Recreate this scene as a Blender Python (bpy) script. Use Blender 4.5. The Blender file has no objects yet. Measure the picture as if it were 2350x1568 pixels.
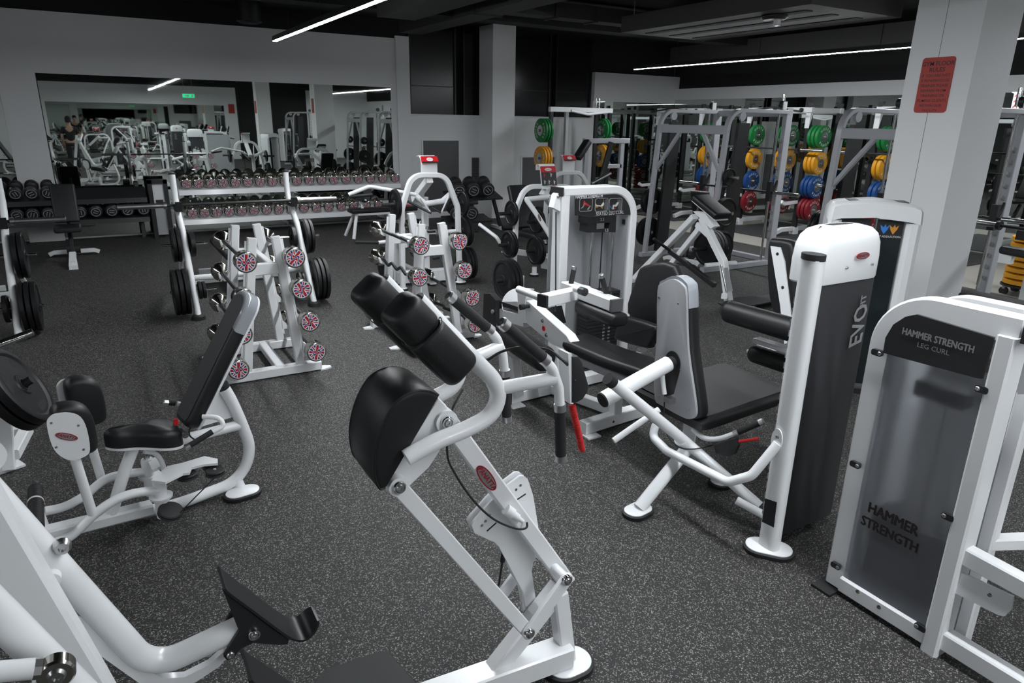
import bpy, bmesh, math, random
from mathutils import Vector, Matrix
random.seed(7)
S = bpy.context.scene
COL = S.collection
V = Vector
PI = math.pi

# ---------------------------------------------------------------- camera
# x runs along the mirror wall, y runs towards it, z is up; sizes in metres
FPX = 1566.7
PITCH = math.atan(507 / FPX)
ROLL = math.radians(1.0)
YAW = math.radians(30.8)
CAMP = V((0, 0, 1.9))
_Rz = Matrix.Rotation(-YAW, 3, 'Z')
_F = _Rz @ V((0, math.cos(PITCH), -math.sin(PITCH)))
_R0 = V((1, 0, 0)); _U0 = V((0, math.sin(PITCH), math.cos(PITCH)))
_R = _Rz @ (_R0 * math.cos(ROLL) + _U0 * math.sin(ROLL))
_U = _Rz @ (-_R0 * math.sin(ROLL) + _U0 * math.cos(ROLL))
cam_data = bpy.data.cameras.new('camera')
cam_data.sensor_width = 36; cam_data.lens = 36 * FPX / 2350
cam_data.clip_start = 0.05; cam_data.clip_end = 100
cam = bpy.data.objects.new('camera', cam_data)
COL.objects.link(cam)
m = Matrix.Identity(4)
for i in range(3):
    m[i][0] = _R[i]; m[i][1] = _U[i]; m[i][2] = -_F[i]; m[i][3] = CAMP[i]
cam.matrix_world = m
S.camera = cam

# ---------------------------------------------------------------- world, exposure
S.view_settings.view_transform = 'Standard'
S.view_settings.look = 'None'
S.view_settings.gamma = 1.0
S.view_settings.use_curve_mapping = False
S.view_settings.exposure = 0.0
world = bpy.data.worlds.new('world'); S.world = world
world.use_nodes = True
world.node_tree.nodes['Background'].inputs[0].default_value = (0.01, 0.011, 0.012, 1)
world.node_tree.nodes['Background'].inputs[1].default_value = 0.5
LED_POWER = 150.0

def ray(px, py):
    return _F + _R * ((px - 1175) / FPX) + _U * ((784 - py) / FPX)
def _on(px, py, ax, v):
    d = ray(px, py)
    return CAMP + d * ((v - CAMP[ax]) / d[ax])
def PX(px, py, x): return _on(px, py, 0, x)     # where the sight line meets a side plane
def PY(px, py, y): return _on(px, py, 1, y)
def PZ(px, py, z=0.0): return _on(px, py, 2, z)

def PN(px, py, o, n):
    d = ray(px, py); n = V(n); return CAMP + d * ((V(o) - CAMP).dot(n) / d.dot(n))
# ---------------------------------------------------------------- materials
def nmat(name, col, rough=0.5, metal=0.0, coat=0.0, emit=None, estr=0.0, bump=0.0, bscale=200.0, var=0.0, vscale=6.0, spec=0.5, trans=0.0, alpha=1.0):
    mt = bpy.data.materials.new(name); mt.use_nodes = True
    nt = mt.node_tree; b = nt.nodes['Principled BSDF']
    b.inputs['Base Color'].default_value = (*col, 1)
    b.inputs['Roughness'].default_value = rough
    b.inputs['Metallic'].default_value = metal
    b.inputs['Coat Weight'].default_value = coat
    b.inputs['Coat Roughness'].default_value = 0.12
    b.inputs['Specular IOR Level'].default_value = spec
    if trans: b.inputs['Transmission Weight'].default_value = trans
    if alpha < 1: b.inputs['Alpha'].default_value = alpha
    if emit:
        b.inputs['Emission Color'].default_value = (*emit, 1)
        b.inputs['Emission Strength'].default_value = estr
    if bump or var:
        tc = nt.nodes.new('ShaderNodeTexCoord')
    if bump:
        n = nt.nodes.new('ShaderNodeTexNoise'); n.inputs['Scale'].default_value = bscale
        n.inputs['Detail'].default_value = 2
        nt.links.new(tc.outputs['Object'], n.inputs['Vector'])
        bp = nt.nodes.new('ShaderNodeBump'); bp.inputs['Strength'].default_value = bump; bp.inputs['Distance'].default_value = 0.002
        nt.links.new(n.outputs[0], bp.inputs['Height']); nt.links.new(bp.outputs[0], b.inputs['Normal'])
    if var:
        n = nt.nodes.new('ShaderNodeTexNoise'); n.inputs['Scale'].default_value = vscale; n.inputs['Detail'].default_value = 4
        nt.links.new(tc.outputs['Object'], n.inputs['Vector'])
        cr = nt.nodes.new('ShaderNodeMapRange')
        cr.inputs['To Min'].default_value = 1 - var; cr.inputs['To Max'].default_value = 1 + var
        nt.links.new(n.outputs[0], cr.inputs['Value'])
        mx = nt.nodes.new('ShaderNodeVectorMath'); mx.operation = 'SCALE'
        mx.inputs[0].default_value = col
        nt.links.new(cr.outputs[0], mx.inputs['Scale']); nt.links.new(mx.outputs[0], b.inputs['Base Color'])
    return mt

MT = {}
MT['white'] = nmat('white_powder_coat', (0.85, 0.865, 0.88), 0.28, coat=0.3)
MT['grey'] = nmat('silver_grey_powder_coat', (0.44, 0.45, 0.48), 0.35, coat=0.2)
MT['silver'] = nmat('silver_panel', (0.42, 0.43, 0.45), 0.42, metal=0.25)
MT['vinyl'] = nmat('black_vinyl', (0.013, 0.013, 0.014), 0.42, bump=0.25, bscale=420, spec=0.45)
MT['vinylg'] = nmat('grey_black_vinyl', (0.045, 0.045, 0.047), 0.5, bump=0.25, bscale=420)
MT['rubber'] = nmat('black_rubber', (0.014, 0.014, 0.015), 0.6)
MT['foam'] = nmat('black_foam_grip', (0.016, 0.016, 0.017), 0.75, bump=0.4, bscale=500)
MT['plate'] = nmat('black_coated_iron', (0.009, 0.009, 0.010), 0.42, spec=0.4)
MT['blackmetal'] = nmat('black_metal', (0.018, 0.018, 0.02), 0.4)
MT['blackpl'] = nmat('black_plastic', (0.022, 0.022, 0.024), 0.38)
MT['charcoal'] = nmat('charcoal_cover', (0.036, 0.037, 0.041), 0.5)
MT['chrome'] = nmat('chrome', (0.78, 0.78, 0.78), 0.1, metal=1.0)
MT['steel'] = nmat('brushed_steel', (0.55, 0.55, 0.55), 0.3, metal=1.0)
MT['bronze'] = nmat('polished_steel_head', (0.55, 0.53, 0.49), 0.16, metal=1.0)
MT['alu'] = nmat('aluminium_collar', (0.62, 0.62, 0.63), 0.35, metal=1.0)
MT['red'] = nmat('red_plastic', (0.55, 0.015, 0.015), 0.4)
MT['redrub'] = nmat('red_bumper_rubber', (0.22, 0.008, 0.016), 0.5)
MT['yellow'] = nmat('yellow_bumper_rubber', (0.72, 0.33, 0.012), 0.5)
MT['green'] = nmat('green_bumper_rubber', (0.008, 0.20, 0.045), 0.5)
MT['blue'] = nmat('blue_bumper_rubber', (0.006, 0.06, 0.22), 0.5)
MT['letter'] = nmat('white_lettering', (0.75, 0.75, 0.75), 0.5)
MT['greyletter'] = nmat('grey_lettering', (0.30, 0.30, 0.31), 0.5)
MT['blackletter'] = nmat('dark_lettering', (0.02, 0.012, 0.012), 0.5)
MT['wall'] = nmat('white_wall_paint', (0.74, 0.75, 0.76), 0.7, bump=0.08, bscale=60, var=0.03, vscale=1.5)
MT['pillar'] = nmat('pillar_paint', (0.82, 0.83, 0.835), 0.6, bump=0.05, bscale=60)
MT['ceil'] = nmat('black_ceiling', (0.012, 0.012, 0.013), 0.8, var=0.2, vscale=2)
MT['duct'] = nmat('dark_grey_duct', (0.035, 0.034, 0.034), 0.6)
MT['ductl'] = nmat('dull_grey_panel', (0.055, 0.052, 0.052), 0.6)
MT['blackpanel'] = nmat('black_window_film', (0.010, 0.010, 0.011), 0.22)
MT['door'] = nmat('grey_cabinet_door', (0.10, 0.10, 0.105), 0.5, var=0.05)
MT['mirror'] = nmat('mirror_glass', (0.64, 0.68, 0.65), 0.012, metal=1.0)
MT['sign'] = nmat('red_sign', (0.42, 0.035, 0.025), 0.5)
MT['badge'] = nmat('red_enamel', (0.30, 0.01, 0.02), 0.3)
MT['placard'] = nmat('red_placard_print', (0.55, 0.015, 0.02), 0.35)
MT['placardb'] = nmat('black_placard_print', (0.02, 0.02, 0.022), 0.35)
MT['skin'] = nmat('pale_print', (0.62, 0.60, 0.56), 0.5)
MT['greenprint'] = nmat('green_print', (0.02, 0.25, 0.06), 0.5)
MT['blueprint'] = nmat('blue_print', (0.03, 0.22, 0.65), 0.5)
MT['orange'] = nmat('orange_print', (0.65, 0.28, 0.04), 0.5)
MT['led'] = nmat('led_diffuser', (0.9, 0.9, 0.9), 0.5, emit=(0.93, 0.97, 1.0), estr=LED_POWER)
MT['exit'] = nmat('exit_sign_face', (0.02, 0.4, 0.15), 0.5, emit=(0.02, 0.75, 0.30), estr=1.2)
MT['film'] = nmat('clear_film', (0.35, 0.37, 0.40), 0.12)
MT['smoke'] = nmat('smoked_panel', (0.014, 0.02, 0.022), 0.12)
MT['cloth'] = nmat('black_cloth', (0.015, 0.015, 0.02), 0.9)
MT['skin_tone'] = nmat('skin', (0.45, 0.28, 0.2), 0.6)
# frosted plastic shroud
mt = bpy.data.materials.new('frosted_shroud'); mt.use_nodes = True
nt = mt.node_tree; b = nt.nodes['Principled BSDF']
b.inputs['Base Color'].default_value = (0.60, 0.62, 0.66, 1); b.inputs['Roughness'].default_value = 0.42
b.inputs['Transmission Weight'].default_value = 0.86; b.inputs['IOR'].default_value = 1.12
MT['frost'] = mt
# speckled rubber floor
mt = bpy.data.materials.new('speckled_rubber_floor'); mt.use_nodes = True
nt = mt.node_tree; b = nt.nodes['Principled BSDF']; L = nt.links.new
tc = nt.nodes.new('ShaderNodeTexCoord')
def speck(scale, lo, hi, seedoff, jit=1.0):
    mp = nt.nodes.new('ShaderNodeMapping'); mp.inputs['Location'].default_value = (seedoff, seedoff * 1.7, 0)
    L(tc.outputs['Object'], mp.inputs['Vector'])
    nz = nt.nodes.new('ShaderNodeTexNoise'); nz.inputs['Scale'].default_value = scale * 0.8
    L(mp.outputs[0], nz.inputs['Vector'])
    mxv = nt.nodes.new('ShaderNodeVectorMath'); mxv.operation = 'MULTIPLY_ADD'
    mxv.inputs[1].default_value = (0.012 * 90 / scale * 2,) * 3
    L(nz.outputs[1], mxv.inputs[0]); L(mp.outputs[0], mxv.inputs[2])
    vo = nt.nodes.new('ShaderNodeTexVoronoi'); vo.voronoi_dimensions = '2D'; vo.inputs['Scale'].default_value = scale
    L(mxv.outputs[0], vo.inputs['Vector'])
    # one random value per cell decides whether it is a light crumb
    sp = nt.nodes.new('ShaderNodeSeparateColor'); L(vo.outputs['Color'], sp.inputs[0])
    gt = nt.nodes.new('ShaderNodeMath'); gt.operation = 'GREATER_THAN'; gt.inputs[1].default_value = lo
    L(sp.outputs[0], gt.inputs[0])
    lt = nt.nodes.new('ShaderNodeMath'); lt.operation = 'LESS_THAN'; lt.inputs[1].default_value = hi
    L(vo.outputs['Distance'], lt.inputs[0])
    mu = nt.nodes.new('ShaderNodeMath'); mu.operation = 'MULTIPLY'; L(gt.outputs[0], mu.inputs[0]); L(lt.outputs[0], mu.inputs[1])
    m2 = nt.nodes.new('ShaderNodeMath'); m2.operation = 'MULTIPLY'; L(mu.outputs[0], m2.inputs[0]); L(sp.outputs[1], m2.inputs[1])
    return m2
s1 = speck(230, 0.72, 0.42, 0.0); s2 = speck(150, 0.86, 0.36, 3.3)
ad = nt.nodes.new('ShaderNodeMath'); ad.operation = 'MAXIMUM'; L(s1.outputs[0], ad.inputs[0]); L(s2.outputs[0], ad.inputs[1])
nz = nt.nodes.new('ShaderNodeTexNoise'); nz.inputs['Scale'].default_value = 0.9; nz.inputs['Detail'].default_value = 5
L(tc.outputs['Object'], nz.inputs['Vector'])
cr = nt.nodes.new('ShaderNodeValToRGB')
cr.color_ramp.elements[0].color = (0.0175, 0.017, 0.0165, 1); cr.color_ramp.elements[1].color = (0.026, 0.0252, 0.0244, 1)
L(nz.outputs[0], cr.inputs[0])
mix = nt.nodes.new('ShaderNodeMix'); mix.data_type = 'RGBA'
mix.inputs['B'].default_value = (0.38, 0.37, 0.35, 1)
L(ad.outputs[0], mix.inputs['Factor']); L(cr.outputs[0], mix.inputs['A']); L(mix.outputs['Result'], b.inputs['Base Color'])
b.inputs['Roughness'].default_value = 0.62; b.inputs['Specular IOR Level'].default_value = 0.35
nb = nt.nodes.new('ShaderNodeTexNoise'); nb.inputs['Scale'].default_value = 260; nb.inputs['Detail'].default_value = 2
L(tc.outputs['Object'], nb.inputs['Vector'])
bp = nt.nodes.new('ShaderNodeBump'); bp.inputs['Strength'].default_value = 0.5; bp.inputs['Distance'].default_value = 0.003
L(nb.outputs[0], bp.inputs['Height']); L(bp.outputs[0], b.inputs['Normal'])
MT['floor'] = mt
MT['lino'] = nmat('pale_platform_floor', (0.38, 0.36, 0.32), 0.5, var=0.06, vscale=3)
MT['mat'] = nmat('dark_platform_mat', (0.035, 0.035, 0.036), 0.7, bump=0.3, bscale=150)
# union flag print for the bar ends: drawn from the cap's own UVs
mt = bpy.data.materials.new('flag_end_cap'); mt.use_nodes = True
nt = mt.node_tree; b = nt.nodes['Principled BSDF']; L = nt.links.new
uv = nt.nodes.new('ShaderNodeUVMap'); sx = nt.nodes.new('ShaderNodeSeparateXYZ'); L(uv.outputs[0], sx.inputs[0])
def mth(op, a, bb=None, c=None):
    n = nt.nodes.new('ShaderNodeMath'); n.operation = op
    for k, q in enumerate((a, bb, c)):
        if q is None: continue
        if isinstance(q, (int, float)): n.inputs[k].default_value = q
        else: L(q, n.inputs[k])
    return n.outputs[0]
ax = mth('ABSOLUTE', sx.outputs[0]); ay = mth('ABSOLUTE', sx.outputs[1])
cross = mth('MINIMUM', ax, ay); diag = mth('ABSOLUTE', mth('SUBTRACT', ax, ay))
rr = mth('SQRT', mth('ADD', mth('MULTIPLY', ax, ax), mth('MULTIPLY', ay, ay)))
wav = mth('ABSOLUTE', mth('SUBTRACT', sx.outputs[1], mth('MULTIPLY', mth('SINE', mth('MULTIPLY', sx.outputs[0], 7.0)), 0.32)))
def lay(prev, mask, col):
    n = nt.nodes.new('ShaderNodeMix'); n.data_type = 'RGBA'; L(mask, n.inputs['Factor'])
    if isinstance(prev, tuple): n.inputs['A'].default_value = (*prev, 1)
    else: L(prev, n.inputs['A'])
    n.inputs['B'].default_value = (*col, 1); return n.outputs['Result']
wht = (0.72, 0.72, 0.72); rd = (0.42, 0.008, 0.02); bl = (0.012, 0.02, 0.15)
c = lay(bl, mth('LESS_THAN', diag, 0.24), wht)
c = lay(c, mth('LESS_THAN', diag, 0.09), rd)
c = lay(c, mth('LESS_THAN', cross, 0.25), wht)
c = lay(c, mth('LESS_THAN', cross, 0.15), rd)
inn = mth('LESS_THAN', ax, 0.75)
c = lay(c, mth('MULTIPLY', mth('LESS_THAN', wav, 0.20), inn), wht)
c = lay(c, mth('MULTIPLY', mth('LESS_THAN', wav, 0.11), inn), bl)
c = lay(c, mth('GREATER_THAN', rr, 0.92), wht)
L(c, b.inputs['Base Color']); b.inputs['Roughness'].default_value = 0.35
MT['flag'] = mt

# ---------------------------------------------------------------- mesh builder
def fillet(pts, r, steps=6):
    pts = [V(p) for p in pts]
    if r <= 0 or len(pts) < 3: return pts
    out = [pts[0]]
    for i in range(1, len(pts) - 1):
        p = pts[i]; a = pts[i - 1] - p; c = pts[i + 1] - p
        la, lc = a.length, c.length
        a.normalize(); c.normalize()
        ang = a.angle(c)
        if ang > PI - 0.03: out.append(p); continue
        d = min(r / math.tan(ang / 2), la * 0.48, lc * 0.48)
        rr = d * math.tan(ang / 2)
        bis = (a + c).normalized()
        cen = p + bis * (rr / math.sin(ang / 2))
        v0 = (p + a * d) - cen; v1 = (p + c * d) - cen
        for k in range(steps + 1):
            th_ = v0.angle(v1)
            t = k / steps
            out.append(cen + (v0 * math.sin((1 - t) * th_) + v1 * math.sin(t * th_)) / math.sin(th_))
    out.append(pts[-1])
    return out

def spl(pts, n=6):
    pts = [V(p) for p in pts]; out = []
    for i in range(len(pts) - 1):
        p0 = pts[max(i - 1, 0)]; p1 = pts[i]; p2 = pts[i + 1]; p3 = pts[min(i + 2, len(pts) - 1)]
        for k in range(n):
            t = k / n
            out.append(0.5 * ((2 * p1) + (p2 - p0) * t + (2 * p0 - 5 * p1 + 4 * p2 - p3) * t * t + (3 * p1 - p0 - 3 * p2 + p3) * t ** 3))
    out.append(pts[-1]); return out

def perp(ax):
    ax = V(ax).normalized()
    u = ax.cross(V((0, 0, 1)))
    if u.length < 1e-3: u = V((1, 0, 0))
    u.normalize()
    return u, u.cross(ax).normalized()

class MB:
    def __init__(s): s.v = []; s.f = []; s.uv = None
    def add(s, vs, fs):
        o = len(s.v); s.v += [V(q) for q in vs]; s.f += [tuple(i + o for i in f) for f in fs]; return s
    def loft(s, rings, cap=True, close=False):
        n = len(rings[0]); vs = [q for r in rings for q in r]; fs = []
        m_ = len(rings)
        for i in range(m_ if close else m_ - 1):
            a = i * n; b_ = ((i + 1) % m_) * n
            for k in range(n):
                k2 = (k + 1) % n
                fs.append((a + k, a + k2, b_ + k2, b_ + k))
        if cap and not close:
            fs.append(tuple(reversed(range(n)))); fs.append(tuple((m_ - 1) * n + k for k in range(n)))
        return s.add(vs, fs)
    def sweep(s, pts, prof, up=(0, 0, 1), close=False):
        pts = [V(p) for p in pts]; rings = []; n = len(pts); up = V(up)
        prev = None
        for i, p in enumerate(pts):
            if close: t = (pts[(i + 1) % n] - pts[i - 1])
            else: t = (pts[min(i + 1, n - 1)] - pts[max(i - 1, 0)])
            t.normalize()
            if prev is None:
                sd = t.cross(up)
                if sd.length < 1e-3: sd = t.cross(V((0, 1, 0)))
                if sd.length < 1e-3: sd = t.cross(V((1, 0, 0)))
                sd.normalize()
            else:
                sd = prev - t * prev.dot(t)
                sd.normalize()
            prev = sd; w = sd.cross(t)
            # mitre width at corners
            k = 1.0
            if 0 < i < n - 1 and not close:
                t0 = (pts[i] - pts[i - 1]).normalized(); t1 = (pts[i + 1] - pts[i]).normalized()
                k = 1 / max(0.4, math.cos(t0.angle(t1) / 2)) if t0.angle(t1) > 0.5 else 1.0
            bend = V((0, 0, 0))
            if k > 1:
                bend = (t1 - t0).normalized()
            ring = []
            for (a, c_) in prof:
                o = sd * a + w * c_
                if k > 1: o = o + bend * (o.dot(bend) * (k - 1))
                ring.append(p + o)
            rings.append(ring)
        return s.loft(rings, close=close)
    def tube(s, pts, r, n=12, fil=0.0, up=(0, 0, 1), steps=6):
        pr = [(r * math.cos(2 * PI * k / n), r * math.sin(2 * PI * k / n)) for k in range(n)]
        return s.sweep(fillet(pts, fil, steps), pr, up)
    def oval(s, pts, a, b_, n=16, fil=0.0, up=(0, 0, 1)):
        pr = [(a * math.cos(2 * PI * k / n), b_ * math.sin(2 * PI * k / n)) for k in range(n)]
        return s.sweep(fillet(pts, fil), pr, up)
    def rect(s, pts, w, h, up=(0, 0, 1), fil=0.0, ch=0.006, steps=5):
        w /= 2; h /= 2; c_ = min(ch, w * .8, h * .8)
        pr = [(w, h - c_), (w - c_, h), (-w + c_, h), (-w, h - c_), (-w, -h + c_), (-w + c_, -h), (w - c_, -h), (w, -h + c_)]
        return s.sweep(fillet(pts, fil, steps), pr, up)
    def box(s, c, sz, ch=0.0, rz=0.0, M=None):
        c = V(c); x, y, z = sz[0] / 2, sz[1] / 2, sz[2] / 2
        R = M if M is not None else Matrix.Rotation(rz, 3, 'Z')
        t = MB()
        if ch:
            t.rect([(0, 0, -z), (0, 0, z)], 2 * x, 2 * y, up=(0, 1, 0), ch=ch)
            # sweep along z puts sides on x/y; ends are plain
        else:
            t.add([(-x, -y, -z), (x, -y, -z), (x, y, -z), (-x, y, -z), (-x, -y, z), (x, -y, z), (x, y, z), (-x, y, z)],
                  [(3, 2, 1, 0), (4, 5, 6, 7), (0, 1, 5, 4), (1, 2, 6, 5), (2, 3, 7, 6), (3, 0, 4, 7)])
        return s.add([c + R @ q for q in t.v], t.f)
    def bb(s, a, b_):
        a = V(a); b_ = V(b_)
        return s.box((a + b_) / 2, (abs(b_.x - a.x), abs(b_.y - a.y), abs(b_.z - a.z)))
    def lathe(s, o, ax, prof, n=24, close=False):
        o = V(o); ax = V(ax).normalized(); u, w = perp(ax)
        rings = [[o + ax * h + (u * math.cos(2 * PI * k / n) + w * math.sin(2 * PI * k / n)) * max(r, 1e-5) for k in range(n)] for h, r in prof]
        return s.loft(rings, close=close)
    def cyl(s, a, b_, r, r2=None, n=20, ch=0.0):
        a = V(a); b_ = V(b_); L_ = (b_ - a).length; r2 = r if r2 is None else r2
        if ch: pr = [(0, r - ch), (ch, r), (L_ - ch, r2), (L_, r2 - ch)]
        else: pr = [(0, r), (L_, r2)]
        return s.lathe(a, b_ - a, pr, n)
    def prism(s, pts, vec):
        pts = [V(p) for p in pts]; vec = V(vec); n = len(pts)
        vs = pts + [p + vec for p in pts]
        fs = [tuple(range(n)), tuple(reversed(range(n, 2 * n)))] + [(k, n + k, n + (k + 1) % n, (k + 1) % n) for k in range(n)]
        return s.add(vs, fs)
    def pad(s, pts, vec, rd=0.02, steps=4, both=False, crown=0.0):
        """cushion: outline extruded along vec, edges rounded on the far side (both: on the two sides)"""
        pts = [V(p) for p in pts]; vec = V(vec); T = vec.length; nv = vec / T; n = len(pts)
        cen = sum(pts, V()) / n
        nn = V()
        for k in range(n): nn += (pts[k] - cen).cross(pts[(k + 1) % n] - cen)
        sgn = 1 if nn.dot(nv) > 0 else -1
        inw = []
        for k in range(n):
            e0 = (pts[k] - pts[k - 1]).normalized(); e1 = (pts[(k + 1) % n] - pts[k]).normalized()
            n0 = nv.cross(e0) * sgn; n1 = nv.cross(e1) * sgn
            b_ = n0 + n1
            b_ = b_.normalized() if b_.length > 1e-6 else n0
            inw.append(b_ / max(0.5, b_.dot(n0)))
        rings = []
        if both:
            for k in range(steps + 1):
                a = PI / 2 * k / steps
                rings.append([p + i * (rd * (1 - math.sin(a))) + nv * (rd * (1 - math.cos(a))) for p, i in zip(pts, inw)])
        else: rings.append(pts)
        for k in range(steps + 1):
            a = PI / 2 * k / steps
            rings.append([p + i * (rd * (1 - math.cos(a))) + nv * (T - rd + rd * math.sin(a)) for p, i in zip(pts, inw)])
        if crown:
            last = rings[-1]; c2 = sum(last, V()) / n
            rings.append([p.lerp(c2, 0.35) + nv * crown * .7 for p in last]); rings.append([p.lerp(c2, 0.75) + nv * crown for p in last])
        return s.loft(rings)
    def sph(s, c, r, n=12):
        pr = [(-r * math.cos(PI * k / (n // 2)), r * math.sin(PI * k / (n // 2))) for k in range(n // 2 + 1)]
        return s.lathe(c, (0, 0, 1), pr, n)

def rrect(o, u, v, w, h, r, seg=5, corners=(1, 1, 1, 1)):
    """rounded rectangle outline, o is its centre, u/v unit axes"""
    o = V(o); u = V(u).normalized(); v = V(v).normalized(); out = []
    for k, (sx_, sy_) in enumerate(((1, 1), (-1, 1), (-1, -1), (1, -1))):
        rr_ = r * corners[k]
        if rr_ <= 0: out.append(o + u * (sx_ * w / 2) + v * (sy_ * h / 2)); continue
        cx, cy = sx_ * (w / 2 - rr_), sy_ * (h / 2 - rr_)
        for i in range(seg + 1):
            a = PI / 2 * (k + i / seg)
            out.append(o + u * (cx + rr_ * math.cos(a)) + v * (cy + rr_ * math.sin(a)))
    return out
def ring2(o, u, v, a, b_, n=24):
    return [V(o) + V(u) * (a * math.cos(2 * PI * k / n)) + V(v) * (b_ * math.sin(2 * PI * k / n)) for k in range(n)]
def smooth2(pts, n=4):
    """closed smooth outline through points"""
    pts = [V(p) for p in pts]; m_ = len(pts); out = []
    for i in range(m_):
        p0, p1, p2, p3 = pts[i - 1], pts[i], pts[(i + 1) % m_], pts[(i + 2) % m_]
        for k in range(n):
            t = k / n
            out.append(0.5 * ((2 * p1) + (p2 - p0) * t + (2 * p0 - 5 * p1 + 4 * p2 - p3) * t * t + (3 * p1 - p0 - 3 * p2 + p3) * t ** 3))
    return out

# ---------------------------------------------------------------- objects
ORG = {}
def mesh_of(name, mb, mat, org=V((0, 0, 0)), ang=32):
    me = bpy.data.meshes.new(name)
    me.from_pydata([tuple(q - org) for q in mb.v], [], mb.f)
    bm = bmesh.new(); bm.from_mesh(me)
    bmesh.ops.recalc_face_normals(bm, faces=bm.faces)
    bm.to_mesh(me); bm.free()
    me.polygons.foreach_set('use_smooth', [True] * len(me.polygons))
    me.set_sharp_from_angle(angle=math.radians(ang))
    me.materials.append(MT[mat] if isinstance(mat, str) else mat)
    return me
def thing(name, label, cat, loc=(0, 0, 0), group=None, rz=0.0):
    o = bpy.data.objects.new(name, None); COL.objects.link(o)
    o.empty_display_size = 0.1
    o.location = V(loc); o.rotation_euler = (0, 0, rz)
    o['label'] = label; o['category'] = cat
    if group: o['group'] = group
    ORG[o.name] = V(loc); return o
def part(name, mb, mat, parent, label=None):
    org = ORG[parent.name]
    o = bpy.data.objects.new(name, mesh_of(name, mb, mat, org)); COL.objects.link(o)
    o.parent = parent; ORG[o.name] = org
    if label: o['label'] = label
    return o
def solo(name, mb, mat, label, cat, loc, group=None):
    o = bpy.data.objects.new(name, mesh_of(name, mb, mat, V(loc))); COL.objects.link(o)
    o.location = V(loc); o['label'] = label; o['category'] = cat
    if group: o['group'] = group
    ORG[o.name] = V(loc); return o
def struct(name, mb, mat, parent=None):
    o = bpy.data.objects.new(name, mesh_of(name, mb, mat)); COL.objects.link(o)
    ORG[o.name] = V((0, 0, 0))
    if parent: o.parent = parent
    else: o['kind'] = 'structure'
    return o
def copy_thing(root, loc, rz, label, group=None, rot=None):
    r = root.copy(); COL.objects.link(r); r.location = V(loc)
    r.rotation_euler = rot if rot else (0, 0, rz)
    r['label'] = label
    if group: r['group'] = group
    for ch in list(root.children):
        c_ = ch.copy(); COL.objects.link(c_); c_.parent = r
        for g in list(ch.children):
            d = g.copy(); COL.objects.link(d); d.parent = c_
    ORG[r.name] = V(loc)
    return r
ORD = ['first', 'second', 'third', 'fourth', 'fifth', 'sixth', 'seventh', 'eighth', 'ninth', 'tenth', 'eleventh', 'twelfth',
       'thirteenth', 'fourteenth', 'fifteenth', 'sixteenth', 'seventeenth', 'eighteenth', 'nineteenth', 'twentieth', 'twenty-first',
       'twenty-second', 'twenty-third', 'twenty-fourth', 'twenty-fifth']
_txt = {}
def text_mb(body, size, o, u, v, shear=0.0, ext=0.0006, align='CENTER', stretch=1.0, bold=0.0):
    key = (body, align, shear, bold)
    if key not in _txt:
        cu = bpy.data.curves.new('t', 'FONT'); cu.body = body; cu.size = 1.0; cu.align_x = align; cu.align_y = 'CENTER'
        cu.shear = shear; cu.offset = bold; cu.resolution_u = 2; cu.space_line = 1.0
        ob = bpy.data.objects.new('t', cu); COL.objects.link(ob)
        dg = bpy.context.evaluated_depsgraph_get()
        me = bpy.data.meshes.new_from_object(ob.evaluated_get(dg))
        _txt[key] = ([q.co.copy() for q in me.vertices], [tuple(p.vertices) for p in me.polygons])
        bpy.data.objects.remove(ob); bpy.data.curves.remove(cu); bpy.data.meshes.remove(me)
    vs, fs = _txt[key]; u = V(u).normalized(); v = V(v).normalized(); n = u.cross(v)
    mb = MB()
    mb.add([V(o) + u * (q.x * size * stretch) + v * (q.y * size) + n * ext for q in vs], fs)
    return mb

def foot(th, c, rx, ry, ang=0.0, h=0.02):
    """oval floor foot: rubber base with a white plate on it"""
    u = V((math.cos(ang), math.sin(ang), 0)); w = V((-math.sin(ang), math.cos(ang), 0)); c = V((c[0], c[1], 0))
    def st(a, b_, z): return [c + V((0, 0, z)) + q for q in rrect((0, 0, 0), u, w, 2 * a, 2 * b_, min(a, b_) * .98, 7)]
    r_ = MB().loft([st(rx + .012, ry + .012, 0), st(rx + .014, ry + .014, .006), st(rx + .014, ry + .014, h), st(rx + .006, ry + .006, h + .004)])
    f_ = part('rubber_foot', r_, 'rubber', th)
    part('foot_plate', MB().loft([st(rx + .004, ry + .004, h + .002), st(rx + .004, ry + .004, h + .008), st(rx - .004, ry - .004, h + .012)]), 'white', th)
def bolt(th, p, ax, r=0.012, h=0.008, mat='steel', name='bolt'):
    ax = V(ax).normalized(); p = V(p)
    part(name, MB().lathe(p - ax * .002, ax, [(0, r), (h * .6, r), (h, r * .75), (h, r * .42), (h * .7, r * .38)], 16), mat, th)
def pivot(th, p, ax, r=0.022):
    ax = V(ax).normalized(); p = V(p)
    o = part('pivot_cap', MB().lathe(p - ax * .004, ax, [(0, r), (.010, r), (.013, r * .9), (.013, r * .72), (.010, r * .66)], 24), 'chrome', th)
    part('bolt', MB().lathe(p - ax * .004, ax, [(0, r * .64), (.012, r * .64), (.016, r * .5), (.016, r * .22), (.012, r * .2)], 20), 'steel', o)
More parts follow.
